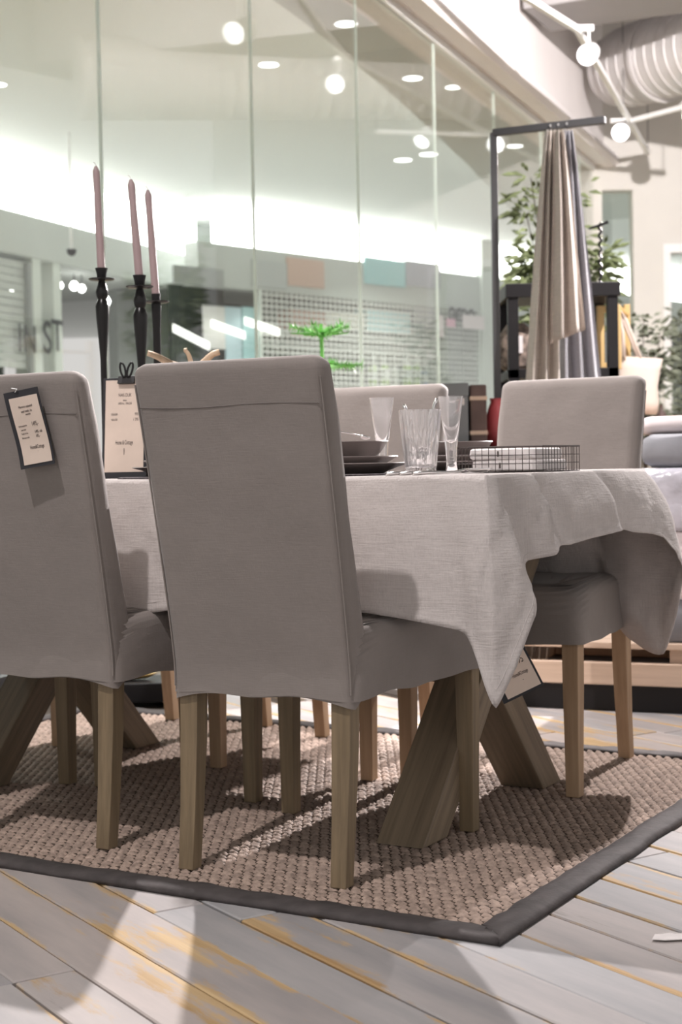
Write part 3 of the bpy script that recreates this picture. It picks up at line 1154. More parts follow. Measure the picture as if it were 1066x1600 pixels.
# --- clipboard with a price sheet
def clipboard():
    base = tpix(193, 735, 2.92)
    k = base.y / 2400
    wd, ht = 72 * k, 160 * k
    t = thing('clipboard', 'black clipboard with a cream price sheet propped on the table', 'clipboard', base, R(-9))
    tilt = R(-8)
    root = bpy.data.objects.new('board', None)
    b = MB().box((-wd / 2, 0, 0), (wd / 2, 0.004, ht)).build('board', M['card'], t, bevel=0.0015)
    p = MB().box((-wd / 2 + 0.007, -0.0012, 0.016), (wd / 2 - 0.007, -0.0002, ht - 0.006)).build('price_sheet', M['paper'], t)
    fx = (R(90), 0, 0)

    def tx(body, size, x, z, sx=0.62):
        text_mesh('lettering', body, size, M['ink'], p, (x, -0.0016, z), fx, sx)
    tx('NAIS DUK', 0.0115, 0.0, ht * 0.825)
    tx('natur', 0.0070, 0, ht * 0.775)
    tx('100% lin, 150x250', 0.0075, 0, ht * 0.742)
    tx('150x250', 0.0075, -0.026, ht * 0.635)
    tx('995', 0.010, 0.030, ht * 0.635)
    tx('160x330', 0.0075, -0.026, ht * 0.582)
    tx('1 295', 0.010, 0.028, ht * 0.582)
    tx('Home & Cottage', 0.0150, 0.0, ht * 0.355, 0.42)
    MB().tube([(0, -0.0015, ht * 0.30), (0.0006, -0.0015, ht * 0.27), (0, -0.0015, ht * 0.235)], [0.0006, 0.0010, 0.0005], 5).build('emblem', M['ink'], p)
    c = thing('binder_clip', None, None)
    c.parent = t
    c.location = (0.004, 0, ht)
    c.name = 'binder_clip'
    MB().rings([[(x, y, z) for y, z in ((-0.013, -0.016), (0.013, -0.016), (0.003, 0.004), (-0.003, 0.004))] for x in (-0.021, 0.021)]).build('clip_body', M['black'], c, bevel=0.001)
    for s in (-1, 1):
        pts = []
        for q in range(14):
            a = 2 * math.pi * q / 13
            zc_ = 0.018 * (1 - math.cos(a))
            pts.append((s * (0.005 + 0.22 * zc_) + 0.0062 * math.sin(a), -0.006, zc_))
        MB().tube(pts, 0.0027, 6).build('clip_handle', M['black'], c, smooth=True)
    for ch in [x for x in bpy.data.objects if x.parent == t]:
        ch.rotation_euler = (tilt, 0, 0)
        if ch.name.startswith('binder'):
            ch.location = (0.004, -math.sin(-tilt) * -ht * 1.0, ht * math.cos(tilt))


clipboard()


# --- price tag on the chair back
def swing_tag(name, label, wd, ht, lines, parent_loc, rot, cat='price tag'):
    t = thing(name, label, cat, parent_loc)
    t.rotation_euler = rot
    b = MB()
    N = 14

    def bow(z):
        f = z / ht
        return 0.006 * math.sin(f * math.pi * 1.3) * (1 - f) - 0.002
    rs = []
    for i in range(N + 1):
        z = ht * i / N
        rs.append([(-wd / 2, bow(z) + 0.0006, z), (wd / 2, bow(z) + 0.0006, z), (wd / 2, bow(z) + 0.0022, z), (-wd / 2, bow(z) + 0.0022, z)])
    MB().rings(rs).build('backing_card', M['card'], t)
    rs = []
    mg = wd * 0.13
    z0, z1 = ht * 0.045, ht * 0.915
    for i in range(N + 1):
        z = z0 + (z1 - z0) * i / N
        o = bow(z) - 0.0003
        rs.append([(-wd / 2 + mg, o - 0.0006, z), (wd / 2 - mg * 0.35, o - 0.0006, z), (wd / 2 - mg * 0.35, o, z), (-wd / 2 + mg, o, z)])
    p = MB().rings(rs).build('price_paper', M['paper'], t, smooth='auto')
    for body, size, x, f, sx in lines:
        z = ht * f
        text_mesh('lettering', body, size, M['ink'], p, (x * wd, bow(z) - 0.0014, z), (R(90), 0, 0), sx)
    return t


def chair_point(i, x, y, z):
    c = [o for o in bpy.data.objects if o.name.startswith('dining_chair') and o.parent is None]
    c = sorted(c, key=lambda o: o.name)[i]
    m = Matrix.Translation(c.location) @ Matrix.Rotation(c.rotation_euler.z, 4, 'Z')
    return m @ Vector((x, y, z)), c.rotation_euler.z


pt, rz = chair_point(1, 0.094, -0.101, 0.793)
kx = pt.y / 2400
t1 = swing_tag('price_tag', 'cream price tag on black card pinned to the left chair back', 0.086, 0.158, [
    ('Morocco spisestol', 0.0075, 0.06, 0.785, 0.62), ('med trekk i lin', 0.0075, 0.06, 0.725, 0.62), ('natur/grå', 0.0055, 0.08, 0.685, 0.62),
    ('Stol komplett fra', 0.0050, -0.16, 0.545, 0.6), ('1495,-', 0.0125, 0.20, 0.55, 0.55), ('Løst trekk', 0.0050, -0.17, 0.495, 0.6),
    ('Trekk i lin fra', 0.0050, -0.16, 0.445, 0.6), ('1495,- stk', 0.0085, 0.24, 0.445, 0.55), ('Stol uten trekk', 0.0050, -0.16, 0.39, 0.6), ('695,-', 0.0085, 0.20, 0.39, 0.55),
    ('Home&Cottage', 0.0110, 0.10, 0.255, 0.50), ('~', 0.008, 0.10, 0.20, 0.4)], pt, (R(9), R(-7.5), rz + R(2)))
MB().tube([(-0.012, -0.003, 0.156), (-0.004, -0.005, 0.161), (-0.018, -0.004, 0.165)], 0.0011, 6).build('plastic_loop', M['white'], t1)

# --- hanging price tag under the cloth corner
hb = P(819, 1085, 3.02)
t2 = swing_tag('price_tag', 'tilted cream price tag on black card hanging below the cloth corner', 0.088, 0.112, [
    ('995', 0.021, 0.25, 0.60, 0.58), ('Home&Cottage', 0.0105, 0.14, 0.37, 0.5), ('~', 0.01, 0.14, 0.25, 0.4)],
    hb, (R(6), R(-26), R(-8)))
MB().tube([(0, 0.001, 0.110), (0.004, 0.012, 0.15), (0.01, 0.03, 0.20)], 0.0008, 5).build('string', M['black'], t2)


# --- place settings
def plate(mb_prof, name, label, cat, pos, seg=40, group=None):
    o = MB().lathe(mb_prof, seg).build(name, M['stone'], None, smooth='auto', loc=pos)
    return tag(o, label, cat, group)


def plate_prof(r, h):
    return [(r * 0.60, 0), (r * 0.62, 0.002), (r * 0.80, h * 0.55), (r * 0.985, h * 0.88), (r, h * 0.95), (r * 0.99, h), (r * 0.80, h * 0.72), (r * 0.62, 0.006), (0.001, 0.0055)]


def bowl_prof(r, h):
    return [(r * 0.45, 0), (r * 0.47, 0.003), (r * 0.62, 0.006), (r * 0.80, h * 0.42), (r * 0.965, h * 0.93), (r, h * 0.97), (r * 0.985, h), (r * 0.94, h * 0.95), (r * 0.76, h * 0.45), (r * 0.58, 0.011), (0.001, 0.009)]


def placemat(pos, r, label):
    m = MB()
    prof = []
    for k in range(24):
        rr_ = r * (1 - k / 24)
        prof.append((rr_, 0.0035 + 0.0012 * (k % 2)))
    prof = [(r * 0.985, 0)] + [(r, 0.002)] + prof + [(0.002, 0.004)]
    o = m.lathe(prof, 64).build('placemat', M['mat'], None, loc=pos)
    for k in range(0):
        pass
    return tag(o, label, 'placemat', 'dark woven placemats')


def setting(pos, who, bowl=True, small=True):
    placemat(pos, 0.172, 'round dark woven placemat ' + who)
    z = 0.0052
    plate(plate_prof(0.138, 0.022), 'dinner_plate', 'wide taupe stoneware dinner plate ' + who, 'plate', pos + Vector((0, 0, z)), group='taupe dinner plates')
    z += 0.0065
    if small:
        plate(plate_prof(0.112, 0.030), 'side_plate', 'smaller taupe plate stacked on the dinner plate ' + who, 'plate', pos + Vector((0, 0, z)), group='taupe side plates')
        z += 0.0065
    if bowl:
        plate(bowl_prof(0.092, 0.044), 'soup_bowl', 'flared taupe stoneware bowl topping the plates ' + who, 'bowl', pos + Vector((0, 0, z + 0.012)), group='taupe bowls')
    return z


pA = tpix(542, 740, 2.872)
zA = setting(pA, 'behind the nearest chair')
pB = tpix(302, 745, 2.85)
setting(pB, 'beside the clipboard', bowl=False, small=True)
pC = tpix(712, 715, 3.37)
setting(pC, 'behind the wire basket')
# small spoon rest on the bowls
egg = MB().lathe([(0.001, -0.005), (0.005, -0.004), (0.0075, 0), (0.005, 0.004), (0.001, 0.0055)], 14)
sp = thing('teaspoon', 'small steel teaspoon resting across the near bowl', 'spoon', pA + Vector((0.018, -0.045, 0.086)), R(20))
sp.rotation_euler = (0, R(12), R(20))
MB().tube([(-0.055, 0, 0.0), (-0.02, 0, 0.002), (0.012, 0, 0.003)], [0.0022, 0.0016, 0.0016], 8).build('handle', M['steel'], sp, smooth=True)
m = MB()
m.rings([[(0.024 + 0.014 * q * math.cos(a), 0.009 * q * math.sin(a), zz) for a in [2 * math.pi * k / 14 for k in range(14)]] for q, zz in ((0.05, -0.004), (0.6, -0.003), (1, 0.004), (0.9, 0.004), (0.5, -0.001), (0.05, -0.002))]).build('bowl', M['steel'], sp, smooth=True)


# --- glasses
def flute(pos, h, label):
    r = h * 0.108
    prof = [(r * 0.92, 0), (r * 0.95, 0.002), (r * 0.72, 0.006), (r * 0.62, h * 0.14), (r * 0.70, h * 0.32), (r * 0.95, h * 0.55), (r * 1.50, h * 0.985), (r * 1.53, h), (r * 1.47, h),
            (r * 1.42, h * 0.97), (r * 0.86, h * 0.56), (r * 0.48, h * 0.43), (0.001, h * 0.40)]
    o = MB().lathe(prof, 40).build('flute_glass', M['glass'], None, smooth='auto', loc=pos)
    return tag(o, label, 'glass', 'clear flared glasses')


f1 = tpix(598, 715, 3.10)
flute(f1, P(598, 622, f1.y).z - TH, 'slender flared clear glass behind the taupe bowl')
f2 = tpix(706, 735, 3.00)
flute(f2, P(706, 620, f2.y).z - TH, 'slender flared clear glass beside the wire basket')

tp = tpix(658, 742, 2.86)
th_ = P(658, 641, tp.y).z - TH
k = tp.y / 2400


def tumbler():
    seg = 72
    rs = []
    for r, z, fl_ in ((22 * k, 0, 0), (23 * k, 0.003, 0), (24 * k, 0.02, 1), (28 * k, th_ * 0.5, 1), (33 * k, th_ * 0.97, 1), (33.4 * k, th_, 0), (32.2 * k, th_, 0), (31.4 * k, th_ * 0.96, 0), (26.4 * k, th_ * 0.5, 0), (22 * k, 0.026, 0), (20 * k, 0.018, 0), (0.001, 0.016, 0)):
        rs.append([((r + (0.0014 * math.cos(18 * 2 * math.pi * j / seg) if fl_ else 0)) * math.cos(2 * math.pi * j / seg), (r + (0.0014 * math.cos(18 * 2 * math.pi * j / seg) if fl_ else 0)) * math.sin(2 * math.pi * j / seg), z) for j in range(seg)])
    return MB().rings(rs).build('fluted_tumbler', M['glass'], None, smooth='auto', loc=tp)


tag(tumbler(), 'wide ribbed clear glass tumbler holding spoons', 'glass')


def long_spoon(a, b, label):
    a, b = Vector(a), Vector(b)
    t = thing('long_spoon', label, 'spoon', a, group='long spoons in the tumbler')
    d = b - a
    L = d.length
    t.rotation_euler = d.to_track_quat('Z', 'Y').to_euler()
    MB().tube([(0, 0, 0.03), (0, 0, L * 0.6), (0, 0, L - 0.012), (0, 0, L)], [0.0022, 0.0026, 0.0042, 0.003], 8).build('handle', M['steel'], t, smooth=True)
    MB().rings([[(0.009 * q * math.cos(w_), zz, 0.016 + 0.016 * q * math.sin(w_)) for w_ in [2 * math.pi * j / 12 for j in range(12)]] for q, zz in ((0.05, 0.003), (0.7, 0.0025), (1, -0.002), (0.6, 0.0), (0.05, 0.001))]).build('bowl', M['steel'], t, smooth=True)


long_spoon(tp + Vector((-0.012, 0.0, 0.022)), P(683, 622, tp.y - 0.005), 'steel spoon leaning to the right in the ribbed tumbler')
long_spoon(tp + Vector((0.012, 0.008, 0.022)), P(631, 632, tp.y + 0.02), 'steel spoon leaning to the left in the ribbed tumbler')


# --- cutlery lying in front of the glasses
def cutlery(kind, pos, rz, label):
    t = thing('table_' + kind, label, kind, pos + Vector((0, 0, 0.003)), rz, 'cutlery beside the placemat')
    MB().tube([(-0.10, 0, 0.001), (-0.06, 0, 0.003), (0.0, 0, 0.002), (0.02, 0, 0.002)], [0.0042, 0.0038, 0.0022, 0.0022], 8).build('handle', M['steel'], t, smooth=True)
    if kind == 'knife':
        MB().hexa([(0.015, -0.003, 0), (0.105, -0.001, 0), (0.10, 0.010, 0), (0.018, 0.011, 0)], [(0.015, -0.003, 0.0015), (0.105, -0.001, 0.001), (0.10, 0.010, 0.0006), (0.018, 0.011, 0.0006)]).build('blade', M['steel'], t)
    elif kind == 'fork':
        MB().hexa([(0.015, -0.004, 0), (0.05, -0.011, 0), (0.05, 0.011, 0), (0.015, 0.004, 0)], [(0.015, -0.004, 0.002), (0.05, -0.011, 0.004), (0.05, 0.011, 0.004), (0.015, 0.004, 0.002)]).build('head', M['steel'], t)
        for q in range(4):
            y = -0.0093 + q * 0.0062
            MB().tube([(0.048, y, 0.002), (0.075, y, 0.0035), (0.098, y, 0.008)], [0.0014, 0.0013, 0.0007], 6).build('tine', M['steel'], t)
    else:
        MB().rings([[(0.055 + 0.034 * q * math.cos(a), 0.020 * q * math.sin(a), zz) for a in [2 * math.pi * j / 16 for j in range(16)]] for q, zz in ((0.05, 0.0), (0.6, 0.002), (1, 0.009), (0.93, 0.0095), (0.55, 0.0035), (0.05, 0.0015))]).build('bowl', M['steel'], t, smooth=True)


cutlery('fork', tpix(668, 745, 2.805), R(TA + 62), 'steel fork lying at the cloth edge before the tumbler')
cutlery('knife', tpix(690, 744, 2.81), R(TA + 60), 'steel knife lying between the fork and the spoon')
cutlery('spoon', tpix(712, 742, 2.80), R(TA + 58), 'steel tablespoon lying beside the wire basket')


# --- wire basket with napkin packs
def basket():
    p = UV(tpix(849, 735, 3.01))
    bw, bd, bh = 0.205, 0.205, 0.056
    t = thing('wire_basket', 'shallow dark wire basket holding napkin packs on the cloth', 'basket', W(p.x, p.y, TH + 0.001), R(TA))
    bars = []
    n1 = 13
    for i in range(n1 + 1):
        x = -bw * i / n1
        for y in (0, bd):
            bars.append([(x, y, 0.002), (x, y, bh)])
        bars.append([(x, 0, 0.002), (x, bd, 0.002)])
    for i in range(n1 + 1):
        y = bd * i / n1
        for x in (0, -bw):
            bars.append([(x, y, 0.002), (x, y, bh)])
        bars.append([(0, y, 0.002), (-bw, y, 0.002)])
    for bpts in bars:
        MB().tube(bpts, 0.00085, 5).build('wire', M['wire'], t)
    for zz in (0.002, 0.020, 0.038):
        for a, b in (((0, 0), (-bw, 0)), ((0, 0), (0, bd)), ((-bw, 0), (-bw, bd)), ((0, bd), (-bw, bd))):
            MB().tube([(*a, zz), (*b, zz)], 0.00085, 5).build('wire', M['wire'], t)
    MB().tube([(0, 0, bh), (-bw, 0, bh), (-bw, bd, bh), (0, bd, bh), (0, 0, bh), (-0.002, 0, bh)], 0.0019, 6).build('rim', M['wire'], t)
    for q, (z0, du, lab) in enumerate(((0.004, -0.010, 'lower white napkin pack in the wire basket'), (0.029, -0.022, 'upper white napkin pack in the wire basket'))):
        pk = thing('napkin_pack', lab, 'napkins', W(p.x - 0.09 + du * 0.3, p.y + 0.10, TH + 0.001 + z0), R(TA + (2 if q else -1)), 'napkin packs')
        rs = []
        for zz, ins in ((0, 0.004), (0.003, 0.0), (0.012, -0.001), (0.021, 0.0), (0.024, 0.005)):
            rs.append(densify(rrect(-0.076 + ins + du * .4, 0.076 - ins + du * .4, -0.085 + ins, 0.085 - ins, 0.010, zz, 4), 0.03))
        MB().rings(rs).build('pack', M['napkin'], pk, smooth='auto')
        MB().box((-0.009 + du * .4, -0.0872, 0.006), (-0.006 + du * .4, -0.086, 0.018)).build('label_mark', M['ink'], pk)


basket()


# --- driftwood bowl of pieces behind the nearest chair
dc = tpix(345, 700, 3.22)
bs = MB().lathe([(0.07, 0), (0.09, 0.01), (0.115, 0.08), (0.12, 0.20), (0.114, 0.20), (0.108, 0.08), (0.08, 0.018), (0.001, 0.012)], 36).build('wooden_bowl', M['drift'], None, smooth='auto', loc=dc)
tag(bs, 'tall wooden bowl of driftwood hidden behind the nearest chair back', 'bowl')
for (x0, y0, x1, y1, r_, lab) in ((300, 582, 231, 552, .009, 'pale driftwood stick leaning left above the nearest chair'), (306, 580, 290, 546, .006, 'reddish driftwood stick standing upright above the nearest chair'), (285, 585, 343, 550, .010, 'pale driftwood stick leaning right above the nearest chair')):
    a, b = P(x0, y0, dc.y), P(x1, y1, dc.y)
    pts = []
    for q in range(9):
        f = q / 8
        pp = a.lerp(b, f) + Vector((nz(f * 3, r_ * 100, 1), nz(f * 3, r_ * 100, 7), nz(f * 3, 3, r_ * 99))) * 0.010
        pts.append(pp - a)
    o = MB().tube(pts, [r_ * (1.15 - 0.35 * q / 8) for q in range(9)], 8).build('driftwood_stick', M['drift'], None, smooth=True, loc=a)
    tag(o, lab, 'driftwood', 'driftwood sticks')

# ================================================================== BACK OF THE SHOP
def frame_pt(x, y, Y):
    return P(x, y, Y)


# --- linen stand: post with a cantilever arm
pp = P(771, 208, 6.2)
arm_end = P(946, 187, 6.0)
arm_end.z = pp.z
st = thing('linen_stand', 'dark grey steel stand with a long arm holding the hanging linens', 'stand', (pp.x, pp.y, 0))
MB().box((-0.014, -0.014, 0.012), (0.014, 0.014, pp.z)).build('post', M['darkgrey'], st, bevel=0.002)
ad = arm_end - pp
aw = MB()
nn = Vector((-ad.y, ad.x, 0)).normalized() * 0.014
q = [(-nn.x, -nn.y), (ad.x - nn.x, ad.y - nn.y), (ad.x + nn.x, ad.y + nn.y), (nn.x, nn.y)]
aw.hexa([(x, y, pp.z - 0.014) for x, y in q], [(x, y, pp.z + 0.014) for x, y in q]).build('arm', M['darkgrey'], st, bevel=0.002)
MB().box((-0.10, -0.02, 0), (0.25, 0.28, 0.012)).build('foot_plate', M['darkgrey'], st, bevel=0.002)
for f in (0.515, 0.585, 0.66):
    MB().tube([(ad.x * f, ad.y * f - 0.017, pp.z), (ad.x * f, ad.y * f - 0.013, pp.z)], 0.006, 10).build('screw_head', M['steel'], st)


def hanging_cloth(name, label, xt, xb0, xb1, yb, m, Y, folds, ph, tilt=0.0):
    top = P(xt, 204, Y)
    a, b = P(xb0, yb, Y), P(xb1, yb, Y)
    zb = min(a.z, b.z)
    rs = []
    NZ, NX = 26, 44
    for i in range(NZ + 1):
        f = i / NZ
        z = top.z + (zb - top.z) * f
        g = 0.10 + 0.90 * min(1, f ** 0.9)
        l = top.x + (a.x - top.x) * g - 0.012 * (1 - f)
        r = top.x + (b.x - top.x) * g + 0.012 * (1 - f)
        ring = []
        for side in (1, -1):
            for j in range(NX + 1):
                jj = j if side == 1 else NX - j
                s = jj / NX
                x = l + (r - l) * s
                d = (0.020 + 0.020 * f) * math.sin(s * folds * 2 * math.pi + ph + 1.2 * nz(s * 2, f * 1.5, ph)) + 0.01 * nz(s * 6, f * 3, ph)
                ring.append((x, top.y + d + side * -0.0015, z + (tilt * (s - 0.5) * f)))
        rs.append(ring)
    o = MB().rings(rs).build(name, m, None, smooth=True)
    return tag(o, label, 'cloth', 'linens on the stand')


hanging_cloth('hanging_linen', 'blue-grey linen cloth hanging rightmost on the stand', 886, 868, 946, 640, M['bluegrey'], 6.14, 3.2, 0.4)
hanging_cloth('hanging_linen', 'cream linen cloth hanging leftmost on the stand', 862, 820, 874, 640, M['cream'], 6.06, 2.6, 1.9)
hanging_cloth('hanging_linen', 'short sand linen cloth with an oblique hem hanging between the others', 874, 862, 916, 525, M['sand'], 5.975, 2.2, 0.9, 0.05)

# --- black open cabinet
CY = 6.9
ca0, ca1 = P(783, 470, CY), P(966, 470, CY - 0.28)
ctop = P(930, 452, CY).z
cb = thing('open_cabinet', 'black wooden open display cabinet behind the hanging linens', 'cabinet', (0, 0, 0))
xs0, xs1 = ca0.x, ca1.x
y0c, y1c = CY - 0.28, CY + 0.10
for x in (xs0, xs1 - 0.045):
    for y in (y0c, y1c - 0.045):
        MB().box((x, y, 0), (x + 0.045, y + 0.045, ctop - 0.06)).build('post', M['black'], cb, bevel=0.002)
MB().box((xs0 - 0.01, y0c - 0.01, ctop - 0.06), (xs1 + 0.01, y1c + 0.01, ctop)).build('top_board', M['black'], cb, bevel=0.003)
zsh = P(900, 575, y0c).z
for z in (zsh - 0.04, 0.75, 0.25):
    MB().box((xs0, y0c, z), (xs1, y1c, z + 0.04)).build('shelf', M['black'], cb, bevel=0.002)
# goods in the cabinet
bp_ = P(808, 573, CY - 0.1)
bp_.z = zsh
rb = MB().lathe([(0.05, 0), (0.075, 0.02), (0.088, 0.08), (0.082, 0.15), (0.055, 0.19), (0.04, 0.21), (0.036, 0.21), (0.05, 0.185), (0.076, 0.14), (0.06, 0.03), (0.001, 0.02)], 28).build('speckled_vase', M['speckle'], None, smooth='auto', loc=bp_)
tag(rb, 'speckled brown wicker vase on the cabinet shelf', 'vase')
tg = MB().box((-0.012, -0.002, 0), (0.012, 0.0, 0.075)).build('paper_tag', M['napkin'], None, loc=(bp_.x + 0.004, bp_.y - 0.091, zsh + 0.075))
tag(tg, 'white paper tag on the speckled vase', 'tag')
kt = MB().lathe([(0.03, 0), (0.055, 0.02), (0.06, 0.06), (0.045, 0.10), (0.02, 0.12), (0.012, 0.14), (0.001, 0.15)], 20).build('dark_jar', M['blackgloss'], None, smooth='auto', loc=(P(893, 570, CY).x, CY - 0.1, zsh))
tag(kt, 'small glossy black jar on the cabinet shelf by the linens', 'jar')
fr = thing('picture_frame', 'yellow wooden frame leaning inside the cabinet', 'frame', (P(944, 560, CY).x, CY - 0.12, zsh))
zf = P(944, 482, CY).z - zsh
for x in (-0.05, 0.025):
    MB().box((x, -0.012, 0), (x + 0.03, 0.012, zf)).build('stile', M['yellowwood'], fr, bevel=0.002)
for z in (0.0, zf - 0.03):
    MB().box((-0.02, -0.011, z), (0.025, 0.011, z + 0.03)).build('rail', M['yellowwood'], fr, bevel=0.002)
# iron hook stand on top of the cabinet
hk = P(939, 452, CY - 0.12)
hz = P(941, 347, CY - 0.12).z - ctop
ho = thing('iron_hook_stand', 'thin black twisted iron stand with a hook on the cabinet', 'stand', (hk.x, hk.y, ctop))
MB().lathe([(0.05, 0), (0.05, 0.008), (0.01, 0.014)], 20).build('base', M['black'], ho)
MB().tube([(0.006 * math.cos(i * 1.1), 0.006 * math.sin(i * 1.1), 0.01 + hz * 0.96 * i / 40) for i in range(41)], 0.006, 6).build('twisted_rod', M['black'], ho, smooth=True)
MB().tube([(-0.05, 0, hz * 0.90), (-0.03, 0, hz * 0.92), (0, 0, hz * 0.95), (0.02, 0, hz * 0.98), (0.035, 0, hz)], [0.004, 0.006, 0.007, 0.007, 0.009], 6).build('hook', M['black'], ho, smooth=True)


# --- plants
def leafy(name, label, pos, stems, leaf_m, n_leaf, size, spread, zr, seed, pot_r=0.14, pot_h=0.26, slim=0.18, group=None):
    r_ = random.Random(seed)
    t = thing(name, label, 'plant', pos, group=group)
    MB().lathe([(pot_r * 0.7, 0), (pot_r * 0.95, pot_h * 0.9), (pot_r, pot_h), (pot_r * 0.9, pot_h), (pot_r * 0.85, pot_h * 0.86), (0.001, pot_h * 0.85)], 24).build('pot', M['pot'], t, smooth='auto')
    sts = []
    for s in range(stems):
        a = r_.random() * 6.28
        bx, by = 0.4 * pot_r * math.cos(a), 0.4 * pot_r * math.sin(a)
        ex, ey = r_.uniform(-1, 1) * spread, r_.uniform(-1, 1) * spread * 0.7
        top = r_.uniform(0.72, 1.0) * zr[1]
        pts = [(bx + (ex - bx) * f ** 1.5, by + (ey - by) * f ** 1.5, pot_h * 0.8 + (top - pot_h * 0.8) * f) for f in [k_ / 8 for k_ in range(9)]]
        sts.append(pts)
        MB().tube(pts, [0.007 * (1.2 - f / 9) for f in range(9)], 6).build('stem', M['soil'], t)
    m_ = MB()
    for _ in range(n_leaf):
        pts = r_.choice(sts)
        z = r_.uniform(*zr)
        f = min(0.999, max(0, (z - pts[0][2]) / max(0.01, pts[-1][2] - pts[0][2])))
        i = int(f * 8)
        c = Vector(pts[i]).lerp(Vector(pts[min(8, i + 1)]), f * 8 - i)
        az = r_.random() * 6.28
        el = r_.uniform(-0.5, 0.7)
        d = Vector((math.cos(az) * math.cos(el), math.sin(az) * math.cos(el), math.sin(el)))
        c = c + d * r_.uniform(0.01, size * 1.3)
        s_ = d.cross(Vector((r_.uniform(-.3, .3), 0, 1))).normalized() * size * slim
        u_ = s_.cross(d).normalized() * size * 0.12
        L_ = size * r_.uniform(0.7, 1.25)
        m_.add([c, c + d * L_ * 0.45 + s_ - u_, c + d * L_ * 0.5 + u_, c + d * L_ * 0.45 - s_ - u_, c + d * L_ - Vector((0, 0, L_ * 0.15))], [(0, 1, 2), (0, 2, 3), (1, 4, 2), (2, 4, 3)])
    lo = m_.build('foliage', leaf_m, t)
    lo['kind'] = 'stuff'
    return t


bp1 = P(884, 400, 8.1)
leafy('potted_bamboo', 'tall green potted bamboo behind the linens and black cabinet', (bp1.x, 8.1, 0), 9, M['leaf'], 900, 0.09, 0.24, (1.45, P(880, 268, 8.1).z), 4, slim=0.13)
op1 = P(1012, 560, 9.6)
leafy('potted_olive', 'grey-green potted olive bush beside the beige pillar', (op1.x, 9.6, 0), 6, M['olive'], 650, 0.075, 0.14, (0.9, P(1012, 488, 9.6).z), 9, slim=0.22)
op2 = P(1070, 560, 12.4)
leafy('potted_olive', 'grey-green potted olive bush by the white door frame', (op2.x, 12.4, 0), 7, M['olive'], 500, 0.09, 0.20, (0.7, P(1070, 470, 12.4).z), 12, slim=0.22)

# small bright green fir on a plinth behind the table
FY = 5.35
ft = P(502, 506, FY)
fbz = P(502, 612, FY).z
pl = thing('plant_plinth', 'pale wooden plinth carrying the small green fir', 'plinth', (ft.x, FY, 0))
MB().box((-0.11, -0.11, 0.0), (0.11, 0.11, fbz - 0.14)).build('body', M['pinewood'], pl, bevel=0.004)
MB().box((-0.12, -0.12, fbz - 0.14), (0.12, 0.12, fbz - 0.115)).build('top', M['pinewood'], pl, bevel=0.003)
fir = thing('little_fir', 'small bright green fir with flat tiers of needles behind the table', 'plant', (ft.x, FY, fbz - 0.115))
MB().lathe([(0.045, 0), (0.06, 0.085), (0.064, 0.09), (0.056, 0.09), (0.05, 0.08), (0.001, 0.08)], 20).build('pot', M['white'], fir, smooth='auto')
fh = ft.z - (fbz - 0.115)
MB().tube([(0, 0, 0.07), (0.002, 0, fh * 0.5), (0, 0, fh)], [0.009, 0.008, 0.006], 8).build('trunk', M['fir'], fir)
rr = random.Random(11)
for tier, (yz, half, n_) in enumerate(((523, 0.10, 6), (574, 0.155, 7))):
    zt = P(502, yz, FY).z - (fbz - 0.115)
    for q in range(n_):
        a = q * 2 * math.pi / n_ + 0.2 + tier * 0.35
        m_ = MB()
        L_ = half * rr.uniform(0.85, 1.1)
        d = Vector((math.cos(a), math.sin(a), 0.0))
        for i in range(20):
            f = (i + 1) / 20
            c = d * L_ * f + Vector((0, 0, zt + 0.020 * f - 0.02 * f * f * (1 if tier else -0.4)))
            for sgn in (-1, 1):
                for el in (rr.uniform(-1.2, -.2), rr.uniform(-.3, .6), rr.uniform(.4, 1.4)):
                    w_ = (d * rr.uniform(0.1, 0.9) + Vector((-d.y, d.x, 0)) * sgn * math.cos(el) + Vector((0, 0, math.sin(el)))).normalized() * rr.uniform(0.018, 0.034)
                    s_ = Vector((0, 0, 1)).cross(w_).normalized() * 0.0022
                    m_.add([c - s_, c + s_, c + w_], [(0, 1, 2)])
        m_.tube([Vector((0, 0, zt)), d * L_ + Vector((0, 0, zt + 0.005))], [0.005, 0.002], 5)
        m_.build('branch', M['fir'], fir)

# grey box, leather trunk and red vase on a side table behind the glasses
SY = 6.0
b0, b1 = P(690, 600, SY), P(731, 690, SY)
sd = thing('side_cabinet', 'low dark side cabinet behind the table glasses', 'cabinet', (b0.x + 0.15, SY + 0.1, 0))
zsd = P(720, 700, SY).z
MB().box((-0.30, -0.2, 0.05), (0.30, 0.06, zsd - 0.03)).build('body', M['black'], sd, bevel=0.003)
MB().box((-0.32, -0.21, zsd - 0.03), (0.32, 0.07, zsd)).build('top', M['black'], sd, bevel=0.003)
for x in (-0.26, 0.26):
    for y in (-0.16, 0.03):
        MB().box((x - 0.02, y - 0.02, 0), (x + 0.02, y + 0.02, 0.05)).build('leg', M['black'], sd)
for x in (-0.15, 0.15):
    d_ = MB().box((x - 0.14, -0.212, 0.08), (x + 0.14, -0.20, zsd - 0.06)).build('door', M['black'], sd, bevel=0.002)
    MB().lathe([(0.008, 0), (0.011, 0.01), (0.001, 0.014)], 12).build('knob', M['brass'], d_, loc=(x * 0.2, -0.222, 0.4))
gb = thing('grey_box', 'slate grey storage box with a pale stripe behind the glasses', 'box', ((b0.x + b1.x) / 2 - 0.026, SY + 0.05, zsd))
MB().box((-0.075, -0.1, 0), (0.075, 0.1, b0.z - zsd - 0.05)).build('body', M['boxgrey'], gb, bevel=0.003)
MB().box((-0.078, -0.103, b0.z - zsd - 0.05), (0.078, 0.103, b0.z - zsd)).build('lid', M['boxgrey'], gb, bevel=0.003)
